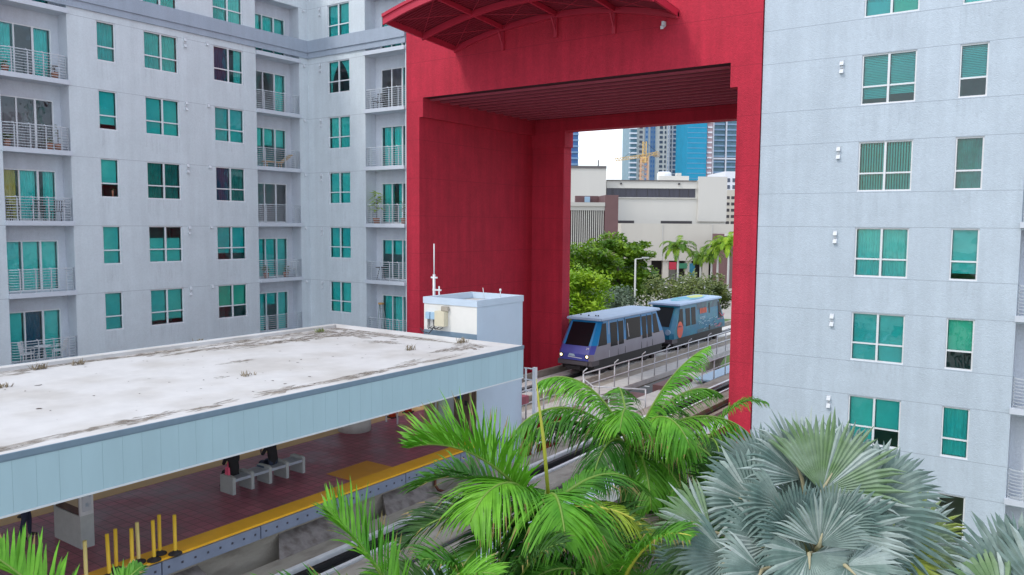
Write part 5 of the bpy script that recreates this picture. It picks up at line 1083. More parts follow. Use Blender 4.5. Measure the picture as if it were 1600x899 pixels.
# ================================================================== PALMS
def frond(mb, base, tip_dir, length, sag, roll, r, nl=56, ll=.78, droop=.5, mi=0, mr=1, w=.021, start=.16, vee=.5, tips=False):
    "a feather frond: rachis leaves base along tip_dir and bends down by sag; leaflets on both sides"
    base = Vector(base); d = Vector(tip_dir).normalized(); N = 22; P = [base.copy()]; D = []
    sl = length/N; down = Vector((0, 0, -1))
    for i in range(N):
        D.append(d.copy()); P.append(P[-1]+d*sl); d = (d+down*sag*(0.4+1.6*i/N)/N).normalized()
    D.append(d.copy())
    side0 = D[0].cross(Vector((0, 0, 1)))
    if side0.length < .1: side0 = RIGHT.copy()
    side0.normalize(); side0 = Matrix.Rotation(roll, 3, D[0]) @ side0
    mb.tube(P, [.030*(1-.85*i/N)+.004 for i in range(N+1)], 5, mr)
    for k in range(nl):
        f = start+(1-start)*(k+.5)/nl; x = f*N; i = min(int(x), N-1); q = P[i].lerp(P[i+1], x-i); t = D[i].lerp(D[i+1], x-i).normalized()
        s = (side0-t*side0.dot(t)).normalized(); up = s.cross(t); up = up if up.z > 0 or abs(up.z) < .2 else -up
        prof = math.sin(math.pi*min(1, (f-start)/(1-start)*.86+.14))**.6
        for sg in (-1, 1):
            L_ = ll*prof*r.uniform(.75, 1.12); fa = .45+.75*f+r.uniform(-.12, .12)
            dirv = (s*sg*1.0+t*fa+up*(vee*r.uniform(.5, 1.4))).normalized()
            wv = t*.7-dirv*dirv.dot(t)*.7; wv = (wv.normalized() if wv.length > .05 else up)
            wv = (wv+up*r.uniform(-.5, .5)).normalized(); ww = w*r.uniform(.8, 1.15)
            p = q.copy(); prev = (p-wv*ww*.5, p+wv*ww*.5); S = 4; dd = dirv.copy()
            for j in range(S):
                dd = (dd+Vector((r.uniform(-.06,.06), r.uniform(-.06,.06), 0))+down*droop*(.25+.55*j)/S*r.uniform(.8, 1.25)).normalized(); p = p+dd*(L_/S); wk = ww*(1, .95, .7, 0)[j]
                if j < S-1:
                    cur = (p-wv*wk, p+wv*wk); mb.quad([prev[0], prev[1], cur[1], cur[0]], mi); prev = cur
                else: mb.quad([prev[0], prev[1], p], (2 if r.random() < .22 else mi) if tips else mi)
    return mb
def vdir(right, up, toward): return (RIGHT*right+UP*up-FWD*toward).normalized()
def feather_palm(name, label, heart, fronds, seed, group, trunk_r=.15, shaft=1.1, fan=False, tilt=(0, 0)):
    heart = Vector(heart); t = thing(name, label, 'palm tree', (heart.x+tilt[0], heart.y+tilt[1], GZ), group); r = random.Random(seed)
    b = Vector((heart.x+tilt[0], heart.y+tilt[1], GZ)); top = heart-Vector((0, 0, shaft))
    mb = MB(); N = 14; pts = [b.lerp(top, i/N) for i in range(N+1)]; mb.tube(pts, [trunk_r*(1.25-.35*min(1, i/4))+.008*(i % 2) for i in range(N+1)], 14); mb.build('trunk', 'palm_trunk', t)
    mb = MB(); mb.tube([top, top.lerp(heart, .4), top.lerp(heart, .8), heart+Vector((0, 0, .15))], [trunk_r*1.0, trunk_r*1.08, trunk_r*.7, .05], 14); mb.build('crownshaft', 'crownshaft', t)
    for fd in fronds:
        mb = MB(); frond(mb, heart+Vector(fd.get('off', (0, 0, 0))), fd['d'], fd['L'], fd.get('sag', 1.2), fd.get('roll', 0), r, fd.get('n', 70), fd.get('ll', .72), fd.get('droop', .6), 0, 1, fd.get('w', .0145), fd.get('start', .16), fd.get('vee', VEE), True); mb.build('frond', [fd.get('m', 'frond_green'), fd.get('mr', 'rachis'), 'frond_tip'], t)
    return t
VEE = .5
GRP = 'green feather palms in the foreground'
VEE = -.25
h2 = at(985, 705, 14.0)
feather_palm('feather_palm', 'tall green feather palm in front of the red right leg, nearest the train', h2, [
    dict(d=vdir(.42, 1, .1), L=2.35, sag=1.0, ll=.66, m='frond_bright', droop=1.2), dict(d=vdir(.72, 1, -.3), L=2.5, sag=1.5, ll=.66, droop=1.4),
    dict(d=vdir(.88, .78, .1), L=2.75, sag=2.0, ll=.74, droop=1.6, m='frond_bright'), dict(d=vdir(.75, .55, .55), L=2.2, sag=2.1, ll=.92, droop=1.6, m='frond_bright'), dict(d=vdir(1, .3, .1), L=2.1, sag=1.8, ll=.85, droop=1.6),
    dict(d=vdir(-.78, .95, .2), L=2.7, sag=2.2, ll=1.0, droop=1.9), dict(d=vdir(-.95, .75, -.2), L=2.4, sag=1.9, ll=.85, droop=1.6, m='frond_dark'), dict(d=vdir(-.42, 1, .05), L=2.3, sag=1.9, ll=.85, droop=1.5, m='frond_bright'),
    dict(d=vdir(-.12, .95, .55), L=2.0, sag=2.1, ll=1.0, droop=1.5, m='frond_bright'), dict(d=vdir(.26, .9, .62), L=2.1, sag=2.1, ll=1.0, droop=1.5, m='frond_bright'),
    dict(d=vdir(-.45, .65, .8), L=1.9, sag=2.2, ll=.95, droop=1.6), 
    dict(d=vdir(.5, .15, .8), L=1.8, sag=1.9, ll=.85, droop=1.5), dict(d=vdir(.0, 1, -.8), L=2.2, sag=1.3, ll=.66, droop=1.2), dict(d=vdir(.1, .3, 1), L=1.7, sag=2.0, ll=.9, droop=1.6),
    dict(d=vdir(.7, .15, -.8), L=2.1, sag=1.7, ll=.8, droop=1.4, m='frond_dark')], 11, GRP, .14, 1.2)
VEE = .15
h1 = at(848, 806, 10.6)
feather_palm('feather_palm', 'bright green feather palm with a spear leaf, before the white shaft wall', h1, [
    dict(d=vdir(-.66, .85, .15), L=2.15, sag=1.2, ll=.92, m='frond_bright', droop=.3, n=88, vee=1.1), dict(d=vdir(-.9, .62, -.2), L=2.0, sag=1.2, ll=.8, droop=.5, m='frond_green', vee=.6),
    dict(d=vdir(-.42, .92, .55), L=1.75, sag=2.3, ll=1.0, droop=1.1, m='frond_bright', n=84, vee=.1), dict(d=vdir(.12, .85, .75), L=1.7, sag=2.4, ll=1.0, droop=1.1, m='frond_bright', n=84, vee=.1), dict(d=vdir(-.1, .55, .95), L=1.3, sag=2.2, ll=.9, droop=1.2, vee=.1),
    dict(d=vdir(.75, .7, -.3), L=1.8, sag=1.6, ll=.72, droop=.9), dict(d=vdir(.85, .35, .25), L=1.7, sag=1.4, ll=.72, droop=1.0, m='frond_yellow', mr='petiole_yellow'),
    dict(d=vdir(.95, .15, -.3), L=1.9, sag=1.3, ll=.66, droop=.9), dict(d=vdir(.7, .1, .6), L=1.6, sag=1.3, ll=.75, droop=.9, mr='petiole_yellow'),
    dict(d=vdir(-.95, .32, .3), L=2.1, sag=1.2, ll=.75, droop=.5, m='frond_dark', n=84, vee=.4), dict(d=vdir(-.8, .05, .7), L=1.8, sag=1.2, ll=.7, droop=.7), dict(d=vdir(-.4, -.1, .9), L=1.6, sag=1.5, ll=.66, droop=.8, m='frond_dark'),
    dict(d=vdir(.1, .3, -.9), L=1.7, sag=1.3, ll=.66), dict(d=vdir(.45, .5, .8), L=1.6, sag=2.0, ll=.9, droop=1.1), dict(d=vdir(-.6, .5, -.7), L=1.8, sag=1.5, ll=.7, droop=.9, m='frond_dark')], 12, GRP, .13, 1.1)
sp = MB(); a = at(858, 790, 10.55); b_ = at(838, 592, 10.5); sp.tube([a, a.lerp(b_, .5)+RIGHT*.015, a.lerp(b_, .82), b_], [.026, .024, .015, .003], 8)
pr = [o for o in bpy.data.objects if o.get('label', '').startswith('bright green feather palm with')][0]; sp.build('spear_leaf', 'petiole_yellow', pr)
VEE = .4
h3 = at(655, 985, 8.2)
feather_palm('feather_palm', 'feather palm at the bottom edge left of centre, one bright frond standing upright', h3, [
    dict(d=vdir(-.60, 1, .10), L=1.62, sag=.35, ll=.80, m='frond_bright', droop=.25, n=70), dict(d=vdir(-1, .55, .2), L=2.0, sag=.8, ll=.6, droop=.35, m='frond_green'), dict(d=vdir(-.9, .3, -.4), L=1.9, sag=.8, ll=.5, droop=.4),
    dict(d=vdir(.4, .8, .3), L=1.3, sag=1.2, ll=.5, m='frond_bright', droop=.5), dict(d=vdir(.8, .5, -.1), L=1.6, sag=1.2, ll=.5, droop=.6), dict(d=vdir(.9, .1, .4), L=1.5, sag=1.3, ll=.5, droop=.6), dict(d=vdir(0, .2, -1), L=1.8, sag=1.2, ll=.5, droop=.6), dict(d=vdir(-.2, .1, 1), L=1.5, sag=1.4, ll=.5, droop=.6)], 13, GRP, .12, .9)
h4 = at(140, 1004, 7.2)
feather_palm('feather_palm', 'feather palm in the bottom left corner with one spiky bright frond', h4, [
    dict(d=vdir(-.70, .85, .1), L=1.25, sag=.35, ll=.60, m='frond_bright', droop=.2, n=44, w=.017), dict(d=vdir(-1, .2, .1), L=1.3, sag=.6, ll=.45, droop=.3), dict(d=vdir(.25, .72, -.3), L=.75, sag=.8, ll=.3, droop=.4), dict(d=vdir(1, .1, .2), L=1.3, sag=1.2, ll=.45, droop=.6), dict(d=vdir(0, .0, -1), L=1.3, sag=1.2, ll=.45, droop=.6), dict(d=vdir(.2, 0, 1), L=1.2, sag=1.2, ll=.45, droop=.6), dict(d=vdir(-.6, .1, -.8), L=1.3, sag=1.0, ll=.45, droop=.4)], 14, GRP, .11, .8)
h5 = at(960, 935, 9.6)
feather_palm('feather_palm', 'low feather palm at the bottom edge left of the silver fan palm, yellowish fronds', h5, [
    dict(d=vdir(-.6, .75, .4), L=1.5, sag=1.5, ll=.6, droop=.8), dict(d=vdir(.3, .9, .3), L=1.5, sag=1.5, ll=.6, droop=.8, mr='petiole_yellow'), dict(d=vdir(.8, .6, .2), L=1.5, sag=1.5, ll=.6, droop=.9), dict(d=vdir(-.9, .35, .1), L=1.6, sag=1.2, ll=.6, droop=.8, mr='petiole_yellow'), dict(d=vdir(.0, .5, .9), L=1.3, sag=1.7, ll=.6, droop=.9, m='frond_bright'), dict(d=vdir(.9, .15, .4), L=1.4, sag=1.4, ll=.6, droop=.9), dict(d=vdir(.1, .8, -.6), L=1.7, sag=1.2, ll=.6, droop=.7, m='frond_dark'), dict(d=vdir(-.5, .3, -.8), L=1.6, sag=1.3, ll=.6, droop=.7, m='frond_dark')], 15, GRP, .12, .9)
h8 = at(775, 990, 9.2)
feather_palm('feather_palm', 'dark fronded feather palm low at the bottom edge below the near track', h8, [
    dict(d=vdir(-.75, .85, .1), L=1.9, sag=1.5, ll=.7, droop=.6, m='frond_dark', n=84), dict(d=vdir(-.35, 1, .3), L=1.5, sag=1.3, ll=.7, droop=.7), dict(d=vdir(-1, .5, .2), L=2.0, sag=1.2, ll=.65, droop=.6, n=84), dict(d=vdir(.3, 1, .2), L=1.5, sag=1.4, ll=.7, droop=.8, m='frond_dark'), dict(d=vdir(.1, .8, .7), L=1.3, sag=1.8, ll=.7, droop=.9, m='frond_bright'), dict(d=vdir(.85, .7, .1), L=1.6, sag=1.4, ll=.7, droop=.9), dict(d=vdir(-.6, .55, .7), L=1.5, sag=1.5, ll=.7, droop=.8), dict(d=vdir(.0, .3, -1), L=1.6, sag=1.4, ll=.6, droop=.8, m='frond_dark')], 18, GRP, .12, .9)
h7 = at(1085, 872, 12.2)
feather_palm('feather_palm', 'green feather palm crowded between the tall palm and the silver fan palm', h7, [
    dict(d=vdir(-.7, .7, .3), L=1.8, sag=1.7, ll=.7, droop=1.2), dict(d=vdir(.1, 1, .1), L=1.7, sag=1.5, ll=.7, droop=1.2, m='frond_dark'), dict(d=vdir(.7, .8, .1), L=1.8, sag=1.7, ll=.7, droop=1.2, m='frond_dark'), dict(d=vdir(-1, .25, .1), L=1.8, sag=1.4, ll=.7, droop=1.1), dict(d=vdir(-.2, .4, .9), L=1.6, sag=1.8, ll=.75, droop=1.2), dict(d=vdir(.9, .1, .2), L=1.6, sag=1.5, ll=.7, droop=1.1, m='frond_dark'), dict(d=vdir(-.3, .7, -.7), L=1.9, sag=1.4, ll=.7, droop=1.1, m='frond_dark'), dict(d=vdir(.5, .4, -.8), L=1.8, sag=1.4, ll=.7, droop=1.1, m='frond_dark')], 17, GRP, .13, 1.0)
h6 = at(1105, 690, 19.0)
feather_palm('feather_palm', 'shaded feather palm half hidden behind the tall palm by the red leg', h6, [
    dict(d=vdir(.4, .9, .2), L=1.9, sag=1.8, ll=.6, droop=1.2), dict(d=vdir(.5, .0, .6), L=1.5, sag=1.8, ll=.6, droop=1.2, m='frond_dead'), dict(d=vdir(-.5, .8, .1), L=1.8, sag=1.8, ll=.6, droop=1.2, m='frond_dark'), dict(d=vdir(.9, .4, .1), L=1.2, sag=1.8, ll=.6, droop=1.2, m='frond_dark'), dict(d=vdir(0, .4, .9), L=1.6, sag=1.8, ll=.6, droop=1.2, m='frond_dark'), dict(d=vdir(.5, .2, .8), L=1.4, sag=1.8, ll=.6, droop=1.2, m='frond_dark'), dict(d=vdir(-.7, .1, .6), L=1.6, sag=1.8, ll=.6, droop=1.2, m='frond_dark'), dict(d=vdir(.1, .2, -.9), L=1.6, sag=1.8, ll=.6, droop=1.2, m='frond_dark')], 16, GRP, .14, 1.0)

# silver fan palms
def fan_leaf(mb, hub, axis, nrm, R, r, span=2.45, nseg=30, cup=.35, mi=0, split=.64, pale=.28):
    axis = Vector(axis).normalized(); nrm = Vector(nrm); nrm = (nrm-axis*nrm.dot(axis)).normalized(); sd = axis.cross(nrm)
    hub = Vector(hub); da = 2*span/nseg
    def pt(a, rr, lift=0.0, dr=0.0):
        bend = cup*(rr/R)**1.6*R*.32; fold = abs(math.sin(a*.5))**2*.25*rr
        return hub+(axis*math.cos(a)+sd*math.sin(a))*rr+nrm*(lift-bend+fold)+Vector((0, 0, -dr))
    for k in range(nseg):
        mi = 2 if r.random() < pale else 0
        a = -span+(k+.5)*da; a0, a1 = a-da*.5, a+da*.5
        Rk = R*(.80+.20*math.cos(a*.62))*r.uniform(.90, 1.06); rs = R*split*(.85+.15*math.cos(a*.6)); r0 = R*.05
        lf = rs*da*.42
        i0, i1, ic = pt(a0, r0), pt(a1, r0), pt(a, r0, .004)
        m0, m1, mc = pt(a0, rs), pt(a1, rs), pt(a, rs, lf)
        mb.quad([i0, ic, mc, m0], mi); mb.quad([ic, i1, m1, mc], mi)
        h = rs+(Rk-rs)*.52; dr = r.uniform(.0, .13)*R; tw = r.uniform(-.4, .4)*da; tz = r.uniform(-.8, .8)*lf
        n0, n1, nc = pt(a0+da*.20+tw*.4, h, -lf*.3+tz, dr*.3), pt(a1-da*.20+tw*.4, h, -lf*.3-tz, dr*.3), pt(a+tw*.5, h, lf*.8, dr*.3)
        mb.quad([m0, mc, nc, n0], mi); mb.quad([mc, m1, n1, nc], mi)
        tip = pt(a+tw, Rk, 0, dr); mb.quad([n0, nc, tip], mi); mb.quad([nc, n1, tip], mi)
def fan_palm(label, heart, leaves, seed, trunk_r=.2):
    heart = Vector(heart); t = thing('silver_fan_palm', label, 'palm tree', (heart.x, heart.y, GZ), 'silver fan palms at the lower right'); r = random.Random(seed)
    mb = MB(); N = 14; mb.tube([Vector((heart.x, heart.y, GZ)).lerp(heart, i/N) for i in range(N+1)], [trunk_r*(1.2-.2*i/N)+.012*(i % 2) for i in range(N+1)], 14); mb.build('trunk', 'palm_trunk', t)
    for lf in leaves:
        hub, ax, nr, R = lf[:4]; m = lf[4] if len(lf) > 4 else 'silver_fan'
        mb = MB(); mid = heart.lerp(hub, .5)+Vector((0, 0, .12)); mb.tube([heart, mid, hub, hub+Vector(ax).normalized()*R*.25], [.034, .028, .024, .006], 7, 1); fan_leaf(mb, hub, ax, nr, R, r, mi=0, cup=r.uniform(.1, .5), span=lf[5] if len(lf) > 5 else 2.3, pale=.0 if m == 'silver_shaded' else r.choice((.05, .2, .5))); mb.build('fan_leaf', [m, 'fan_petiole', 'silver_pale'], t)
D0 = 9.4; hb_ = at(1272, 892, D0+.55)
def lf(u, v, dd, ax, nr, R, m='silver_fan', span=2.3):
    if dd >= .5 and m == 'silver_fan': m = 'silver_shaded'  # deeper leaves take a darker copy: overlap shade put into the colour
    return (at(u, v, D0+dd), vdir(*ax), vdir(*nr), R, m, span)
LV = [
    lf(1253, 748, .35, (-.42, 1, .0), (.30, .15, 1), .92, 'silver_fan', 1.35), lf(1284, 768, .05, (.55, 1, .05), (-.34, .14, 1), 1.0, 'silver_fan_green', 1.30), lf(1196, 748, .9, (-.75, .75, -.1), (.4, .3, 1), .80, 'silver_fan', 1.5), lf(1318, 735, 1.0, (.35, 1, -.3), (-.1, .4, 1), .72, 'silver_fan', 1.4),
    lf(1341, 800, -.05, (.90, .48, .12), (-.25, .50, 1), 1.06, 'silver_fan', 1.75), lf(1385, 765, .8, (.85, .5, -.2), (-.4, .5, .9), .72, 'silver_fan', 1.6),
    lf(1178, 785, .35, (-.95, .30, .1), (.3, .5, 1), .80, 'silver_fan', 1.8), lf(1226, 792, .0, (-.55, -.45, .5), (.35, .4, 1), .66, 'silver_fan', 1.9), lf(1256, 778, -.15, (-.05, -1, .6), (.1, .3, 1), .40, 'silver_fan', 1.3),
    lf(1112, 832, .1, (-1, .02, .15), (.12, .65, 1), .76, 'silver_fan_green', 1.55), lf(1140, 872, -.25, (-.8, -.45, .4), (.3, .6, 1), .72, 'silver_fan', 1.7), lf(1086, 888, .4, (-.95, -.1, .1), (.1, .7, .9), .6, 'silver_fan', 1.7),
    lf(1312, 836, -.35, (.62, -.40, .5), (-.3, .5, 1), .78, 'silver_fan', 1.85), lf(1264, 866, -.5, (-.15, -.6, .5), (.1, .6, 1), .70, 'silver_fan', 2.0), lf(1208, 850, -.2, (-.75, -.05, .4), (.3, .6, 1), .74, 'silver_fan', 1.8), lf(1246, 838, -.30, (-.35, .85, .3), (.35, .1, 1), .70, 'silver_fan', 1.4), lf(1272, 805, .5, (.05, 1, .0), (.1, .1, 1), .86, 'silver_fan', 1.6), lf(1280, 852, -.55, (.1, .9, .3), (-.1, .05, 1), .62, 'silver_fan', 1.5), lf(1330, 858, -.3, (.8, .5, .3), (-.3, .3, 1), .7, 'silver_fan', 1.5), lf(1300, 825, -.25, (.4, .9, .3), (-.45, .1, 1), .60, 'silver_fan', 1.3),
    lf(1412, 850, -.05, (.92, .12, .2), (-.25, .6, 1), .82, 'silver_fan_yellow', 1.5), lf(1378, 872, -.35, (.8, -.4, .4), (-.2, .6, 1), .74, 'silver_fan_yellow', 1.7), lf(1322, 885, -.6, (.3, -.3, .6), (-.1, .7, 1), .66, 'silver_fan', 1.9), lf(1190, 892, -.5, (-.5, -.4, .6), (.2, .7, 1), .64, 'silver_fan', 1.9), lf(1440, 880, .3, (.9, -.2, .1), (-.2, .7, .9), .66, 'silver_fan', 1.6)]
fan_palm('large silver fan palm at the lower right with many overlapping pleated leaves', hb_, LV, 21)
hc = at(1602, 960, 9.0); D0 = 9.0
fan_palm('second silver fan palm cut by the bottom right corner', hc, [lf(1590, 929, 0, (-.75, .75, .1), (.3, .3, 1), 1.0, 'silver_fan', 1.7), lf(1612, 914, .3, (.1, 1, 0), (0, .3, 1), .9), lf(1570, 949, -.3, (-1, -.1, .3), (.2, .7, 1), .8, 'silver_fan_green'), lf(1630, 934, -.2, (.8, .4, .3), (-.2, .5, 1), .9), lf(1600, 949, -.5, (0, -.5, .8), (0, .8, 1), .8), lf(1620, 924, .6, (.5, .6, -.6), (0, .6, .6), .9)], 22)

# ================================================================== FAR TREES
def broadleaf(label, uv, d, w, h, base_v=None, m='tree_leaf', seed=1, n=2600, leaf=.34, group='trees beyond the gateway', trunk=.3, nclump=26, flat=.55, name='broadleaf_tree', extra=None):
    n = int(n*1.35); c = at(uv[0], uv[1], d); t = thing(name, label, 'tree', (c.x, c.y, GZ), group); r = random.Random(seed)
    base = Vector((c.x, c.y, GZ)); mb = MB(); mid = base.lerp(c, .55); mb.tube([base, mid, c], [trunk, trunk*.75, trunk*.3], 9)
    clumps = []
    for k in range(nclump):
        while True:
            q = Vector((r.uniform(-1, 1), r.uniform(-1, 1), r.uniform(-1, 1)))
            if .25 < q.length < 1: break
        p = c+Vector((q.x*w*.5, q.y*w*.5, q.z*h*.5)); clumps.append((p, r.uniform(.16, .30)*w))
        if k < 12: mb.tube([mid.lerp(c, r.random()*.7), mid.lerp(p, .6)+Vector((0, 0, .2)), p], [trunk*.35, trunk*.22, .03], 5)
    mb.build('trunk', 'bark', t); mb = MB()
    for k in range(n):
        p, R = clumps[r.randrange(nclump)]
        q = Vector((r.gauss(0, 1), r.gauss(0, 1), r.gauss(0, 1))).normalized()*R*r.random()**.35; q.z *= flat; x = p+q
        a = Vector((r.gauss(0, 1), r.gauss(0, 1), r.gauss(0, .5))).normalized(); b = a.cross(Vector((r.gauss(0, .5), r.gauss(0, .5), 1))).normalized(); s = leaf*r.uniform(.6, 1.3)
        mb.quad([x-a*s, x-b*s*.45, x+a*s, x+b*s*.45], 1 if extra and r.random() < extra[1] else 0)
    mb.build('crown', [m]+([extra[0]] if extra else []), t)
broadleaf('spreading green tree left of the lamp post, layered crown before the brown tower', (966, 416), 118, 9.5, 9.6, m='tree_leaf', seed=31, n=5200, leaf=.40, nclump=40, flat=.35)
broadleaf('dense dark shaded tree behind the lamp post', (988, 445), 126, 8, 6.5, m='tree_leaf_dark', seed=32, n=3000, leaf=.42, flat=.6)
broadleaf('broad green tree beside the rear red pier, above the yellow green one', (905, 418), 104, 9, 6.2, m='tree_leaf', seed=33, n=4200, leaf=.36, nclump=34, flat=.45)
broadleaf('bright yellow green tree beside the rear red pier just over the front train car', (902, 468), 88, 7.0, 6.0, m='tree_leaf_bright', seed=34, n=5200, leaf=.27, nclump=40, flat=.6)
broadleaf('grey green bushy tree between the bright tree and the second train car', (962, 475), 96, 6.0, 3.4, m='grey_leaf', seed=35, n=2600, leaf=.22, nclump=22, flat=.6)
broadleaf('wide low tree with white blossom behind the second train car', (1065, 458), 108, 10.0, 4.0, m='bush_leaf', seed=36, n=5200, leaf=.26, nclump=34, flat=.6, extra=('blossom', .05))
broadleaf('olive green low tree by the red leg, right of the blossoming tree', (1118, 456), 112, 5.5, 3.8, m='bush_leaf', seed=37, n=2400, leaf=.26, nclump=18, flat=.6)
def far_palm(label, u, v, d, L, seed, n=20):
    c = at(u, v, d); t = thing('street_palm', label, 'palm tree', (c.x, c.y, GZ), 'palms in front of the civic building'); r = random.Random(seed)
    mb = MB(); mb.tube([(c.x, c.y, GZ), (c.x, c.y, c.z*.6), tuple(c)], [.26, .22, .16], 8); mb.build('trunk', 'lamp_pole', t)
    mb = MB(); mb.tube([c-Vector((0, 0, 1.5)), c-Vector((0, 0, .6)), c], [.17, .2, .08], 8); mb.build('crownshaft', 'crownshaft', t); mb = MB()
    for k in range(n):
        a = k*2.399+r.random()*.4; e = .2+1.1*(k/n)+r.uniform(-.1, .1)
        frond(mb, c, (math.cos(a)*math.cos(e), math.sin(a)*math.cos(e), math.sin(e)), L*r.uniform(.85, 1.1), 2.5, 0, r, 40, L*.24, 1.5, 0, 0, L*.011, .12, .3)
    mb.build('crown', ['tree_leaf_bright' if seed == 43 else 'tree_leaf'], t)
far_palm('full crowned street palm before the blank civic wall, leftmost of the row', 1060, 390, 165, 5.0, 41); far_palm('smaller street palm right of the full crowned one', 1095, 405, 175, 4.0, 42)
far_palm('street palm close to the red right leg, left of the brightest one', 1122, 390, 160, 4.2, 44); far_palm('bright street palm partly cut by the red right leg', 1139, 384, 155, 4.6, 43); far_palm('short street palm between the smaller palm and the red leg', 1112, 402, 170, 3.2, 45)
# ================================================================== THE CITY BEYOND
HR = Vector((math.cos(YAW), math.sin(YAW), 0)); HF = Vector((-math.sin(YAW), math.cos(YAW), 0))
def far_frame(u, v, d, yaw=0.0):
    c = at(u, v, d); a = HR*math.cos(yaw)+HF*math.sin(yaw); n = -(HF*math.cos(yaw)-HR*math.sin(yaw)); return c, Frm((c.x, c.y, 0), a, n)
def zat(v, d): return at(930, v, d).z
def wat(px, d): return px/FPX*d
def far_block(name, label, cat, u0, u1, vtop, d, depth, m, yaw=0.0, group=None, z0=None):
    c, F = far_frame(u0, vtop, d, yaw); W = wat(u1-u0, d); t = thing(name, label, cat, (c.x, c.y, GZ), group); mb = MB(); mb.fbox(F, 0, W, GZ if z0 is None else z0, c.z, -depth, 0); mb.build('wall', m, t); return t, F, W, c.z
def fpart(t, F, u0, u1, z0, z1, n0, n1, name, m): mb = MB(); mb.fbox(F, u0, u1, z0, z1, n0, n1); return mb.build(name, m, t)
# blank civic building
d = 226; k = d/FPX
t, F, W, zt = far_block('civic_building', 'large blank pale stone civic building with a dark glass band, behind the palms', 'building', 948, 1136, 281, d, 60, 'civic_stone', 0.01)
U = lambda u: (u-948)*k
zv = lambda v: zat(v, d)
fpart(t, F, U(948), U(1087), zv(308), zv(294), .004, .12, 'window_band', 'band_glass'); fpart(t, F, U(948), U(1089), zv(294), zv(293), .0, .5, 'ledge', 'civic_stone'); fpart(t, F, U(948), U(1089), zv(309.5), zv(308), .0, .4, 'ledge', 'civic_stone')
for a in (958, 978, 995, 1012, 1030, 1046, 1062, 1076): fpart(t, F, U(a), U(a)+.12, zv(308), zv(294), .121, .2, 'mullion', 'slot_dark')
fpart(t, F, U(1091), U(1136), zv(345), zv(275), .0, .7, 'corner_block', 'civic_stone'); fpart(t, F, U(948), U(1089), zv(282.5), zv(281), .0, .3, 'roof_edge', 'sill_line')
fpart(t, F, U(962), U(1136), GZ+6.2, zv(349), 6.01, 12, 'podium', 'civic_stone_shade'); fpart(t, F, U(965), U(992), zv(348.6), zv(344.5), .004, .1, 'slot_window', 'slot_dark'); fpart(t, F, U(1034), U(1083), zv(348.6), zv(344.5), .004, .1, 'slot_window', 'slot_dark')
fpart(t, F, U(1023), U(1023)+.25, GZ+6.3, zv(349.5), 12, 12.15, 'wall_joint', 'civic_stone'); fpart(t, F, U(1097), U(1097)+.25, GZ+6.3, zv(349.5), 12, 12.15, 'wall_joint', 'civic_stone')
fpart(t, F, U(962), U(1136), GZ, GZ+6.19, 4, 6, 'ground_floor', 'slot_dark')
for i, a in enumerate((1000, 1026, 1060, 1086, 1112, 1132)): fpart(t, F, U(a), U(a)+1.6, GZ, GZ+6.19, 10, 11.6, 'column', 'civic_stone_shade')
fpart(t, F, U(1036), U(1052), GZ+.5, GZ+3.6, 6.01, 6.3, 'lit_doorway', 'civic_stone'); fpart(t, F, U(1066), U(1074), GZ+2, GZ+5.5, 11.61, 11.8, 'banner', 'wrap_teal')
fpart(t, F, U(1043), U(1062), GZ+4.1, GZ+5.5, 11.65, 11.9, 'banner', 'banner_green'); fpart(t, F, U(1035), U(1046), GZ+3.8, GZ+5.8, 11.91, 12.05, 'banner', 'red_metal')
mb = MB(); c = F.p(U(1062), 0, -22); mb.lathe((c.x, c.y, zt-1), [(wat(12, d), 0), (wat(12, d), 4.2), (wat(10, d), 4.8)], 22); mb.build('roof_tank', 'tank_white', t)
mb = MB(); mb.fbox(F, U(1043), U(1092), zt-.5, zv(270), -14, -12); mb.fbox(F, U(1075), U(1083), zt-.5, zv(264), -17, -15); mb.build('roof_plant', 'civic_stone', t)
for a in (1060, 969): mb = MB(); mb.fbox(F, U(a), U(a)+.5, zv(288), zv(287)+.3, .0, .4); mb.build('wall_light', 'slot_dark', t)
t, F2, W, zt = far_block('civic_building', 'tall plain pale stone block at the left behind the louvred building', 'building', 880, 947.6, 260, 222, 40, 'civic_stone', 0.01)
fpart(t, F2, 0, W, zt-.5, zt+.15, .0, .25, 'roof_edge', 'sill_line'); mb = MB(); mb.fbox(F2, wat(936-880, 222), wat(937.5-880, 222), zt+.16, zt+2.0, -3, -2.6); mb.build('vent_pipe', 'slot_dark', t)
t, F3, W, zt = far_block('office_building', 'low office building with close upright pale louvres and a brown side', 'building', 876, 945, 318, 176, 26, 'louver_gap', 0.06)
mb = MB(); n = 21
for i in range(n): u = W*(i+.1)/n; mb.fbox(F3, u, u+W/n*.42, GZ+1, zt-.6, .005, .5)
mb.build('louvres', 'louver', t); fpart(t, F3, 0, W, zt-1.5, zt-.59, .52, .6, 'louvre_band', 'louver'); fpart(t, F3, 0, W, zt-.58, zt+.25, .0, .9, 'roof_edge', 'louver')
fpart(t, F3, W, W+wat(21, 176), GZ, zt+1.9, -14, .8, 'stair_tower', 'brown_granite'); fpart(t, F3, W-wat(38, 176), W-.01, zt+.26, zt+2.0, -9, -8, 'roof_screen', 'brown_granite'); mb = MB(); mb.fbox(F3, W-wat(23, 176), W-wat(15, 176), zt+.5, zt+1.8, -7.99, -7); mb.build('blue_tarpaulin', 'junction_blue', t)
t, F4, W, zt = far_block('parking_garage', 'cream multi storey parking garage beside the red right leg', 'building', 1131, 1168, 297, 262, 40, 'garage_cream', 0.0)
for i in range(5):
    z = zt-3.0-i*2.05
    for j in range(4): u = wat(3+j*9, 262); fpart(t, F4, u, u+wat(6.5, 262), z, z+.95, .004, .05, 'opening', 'slot_dark')
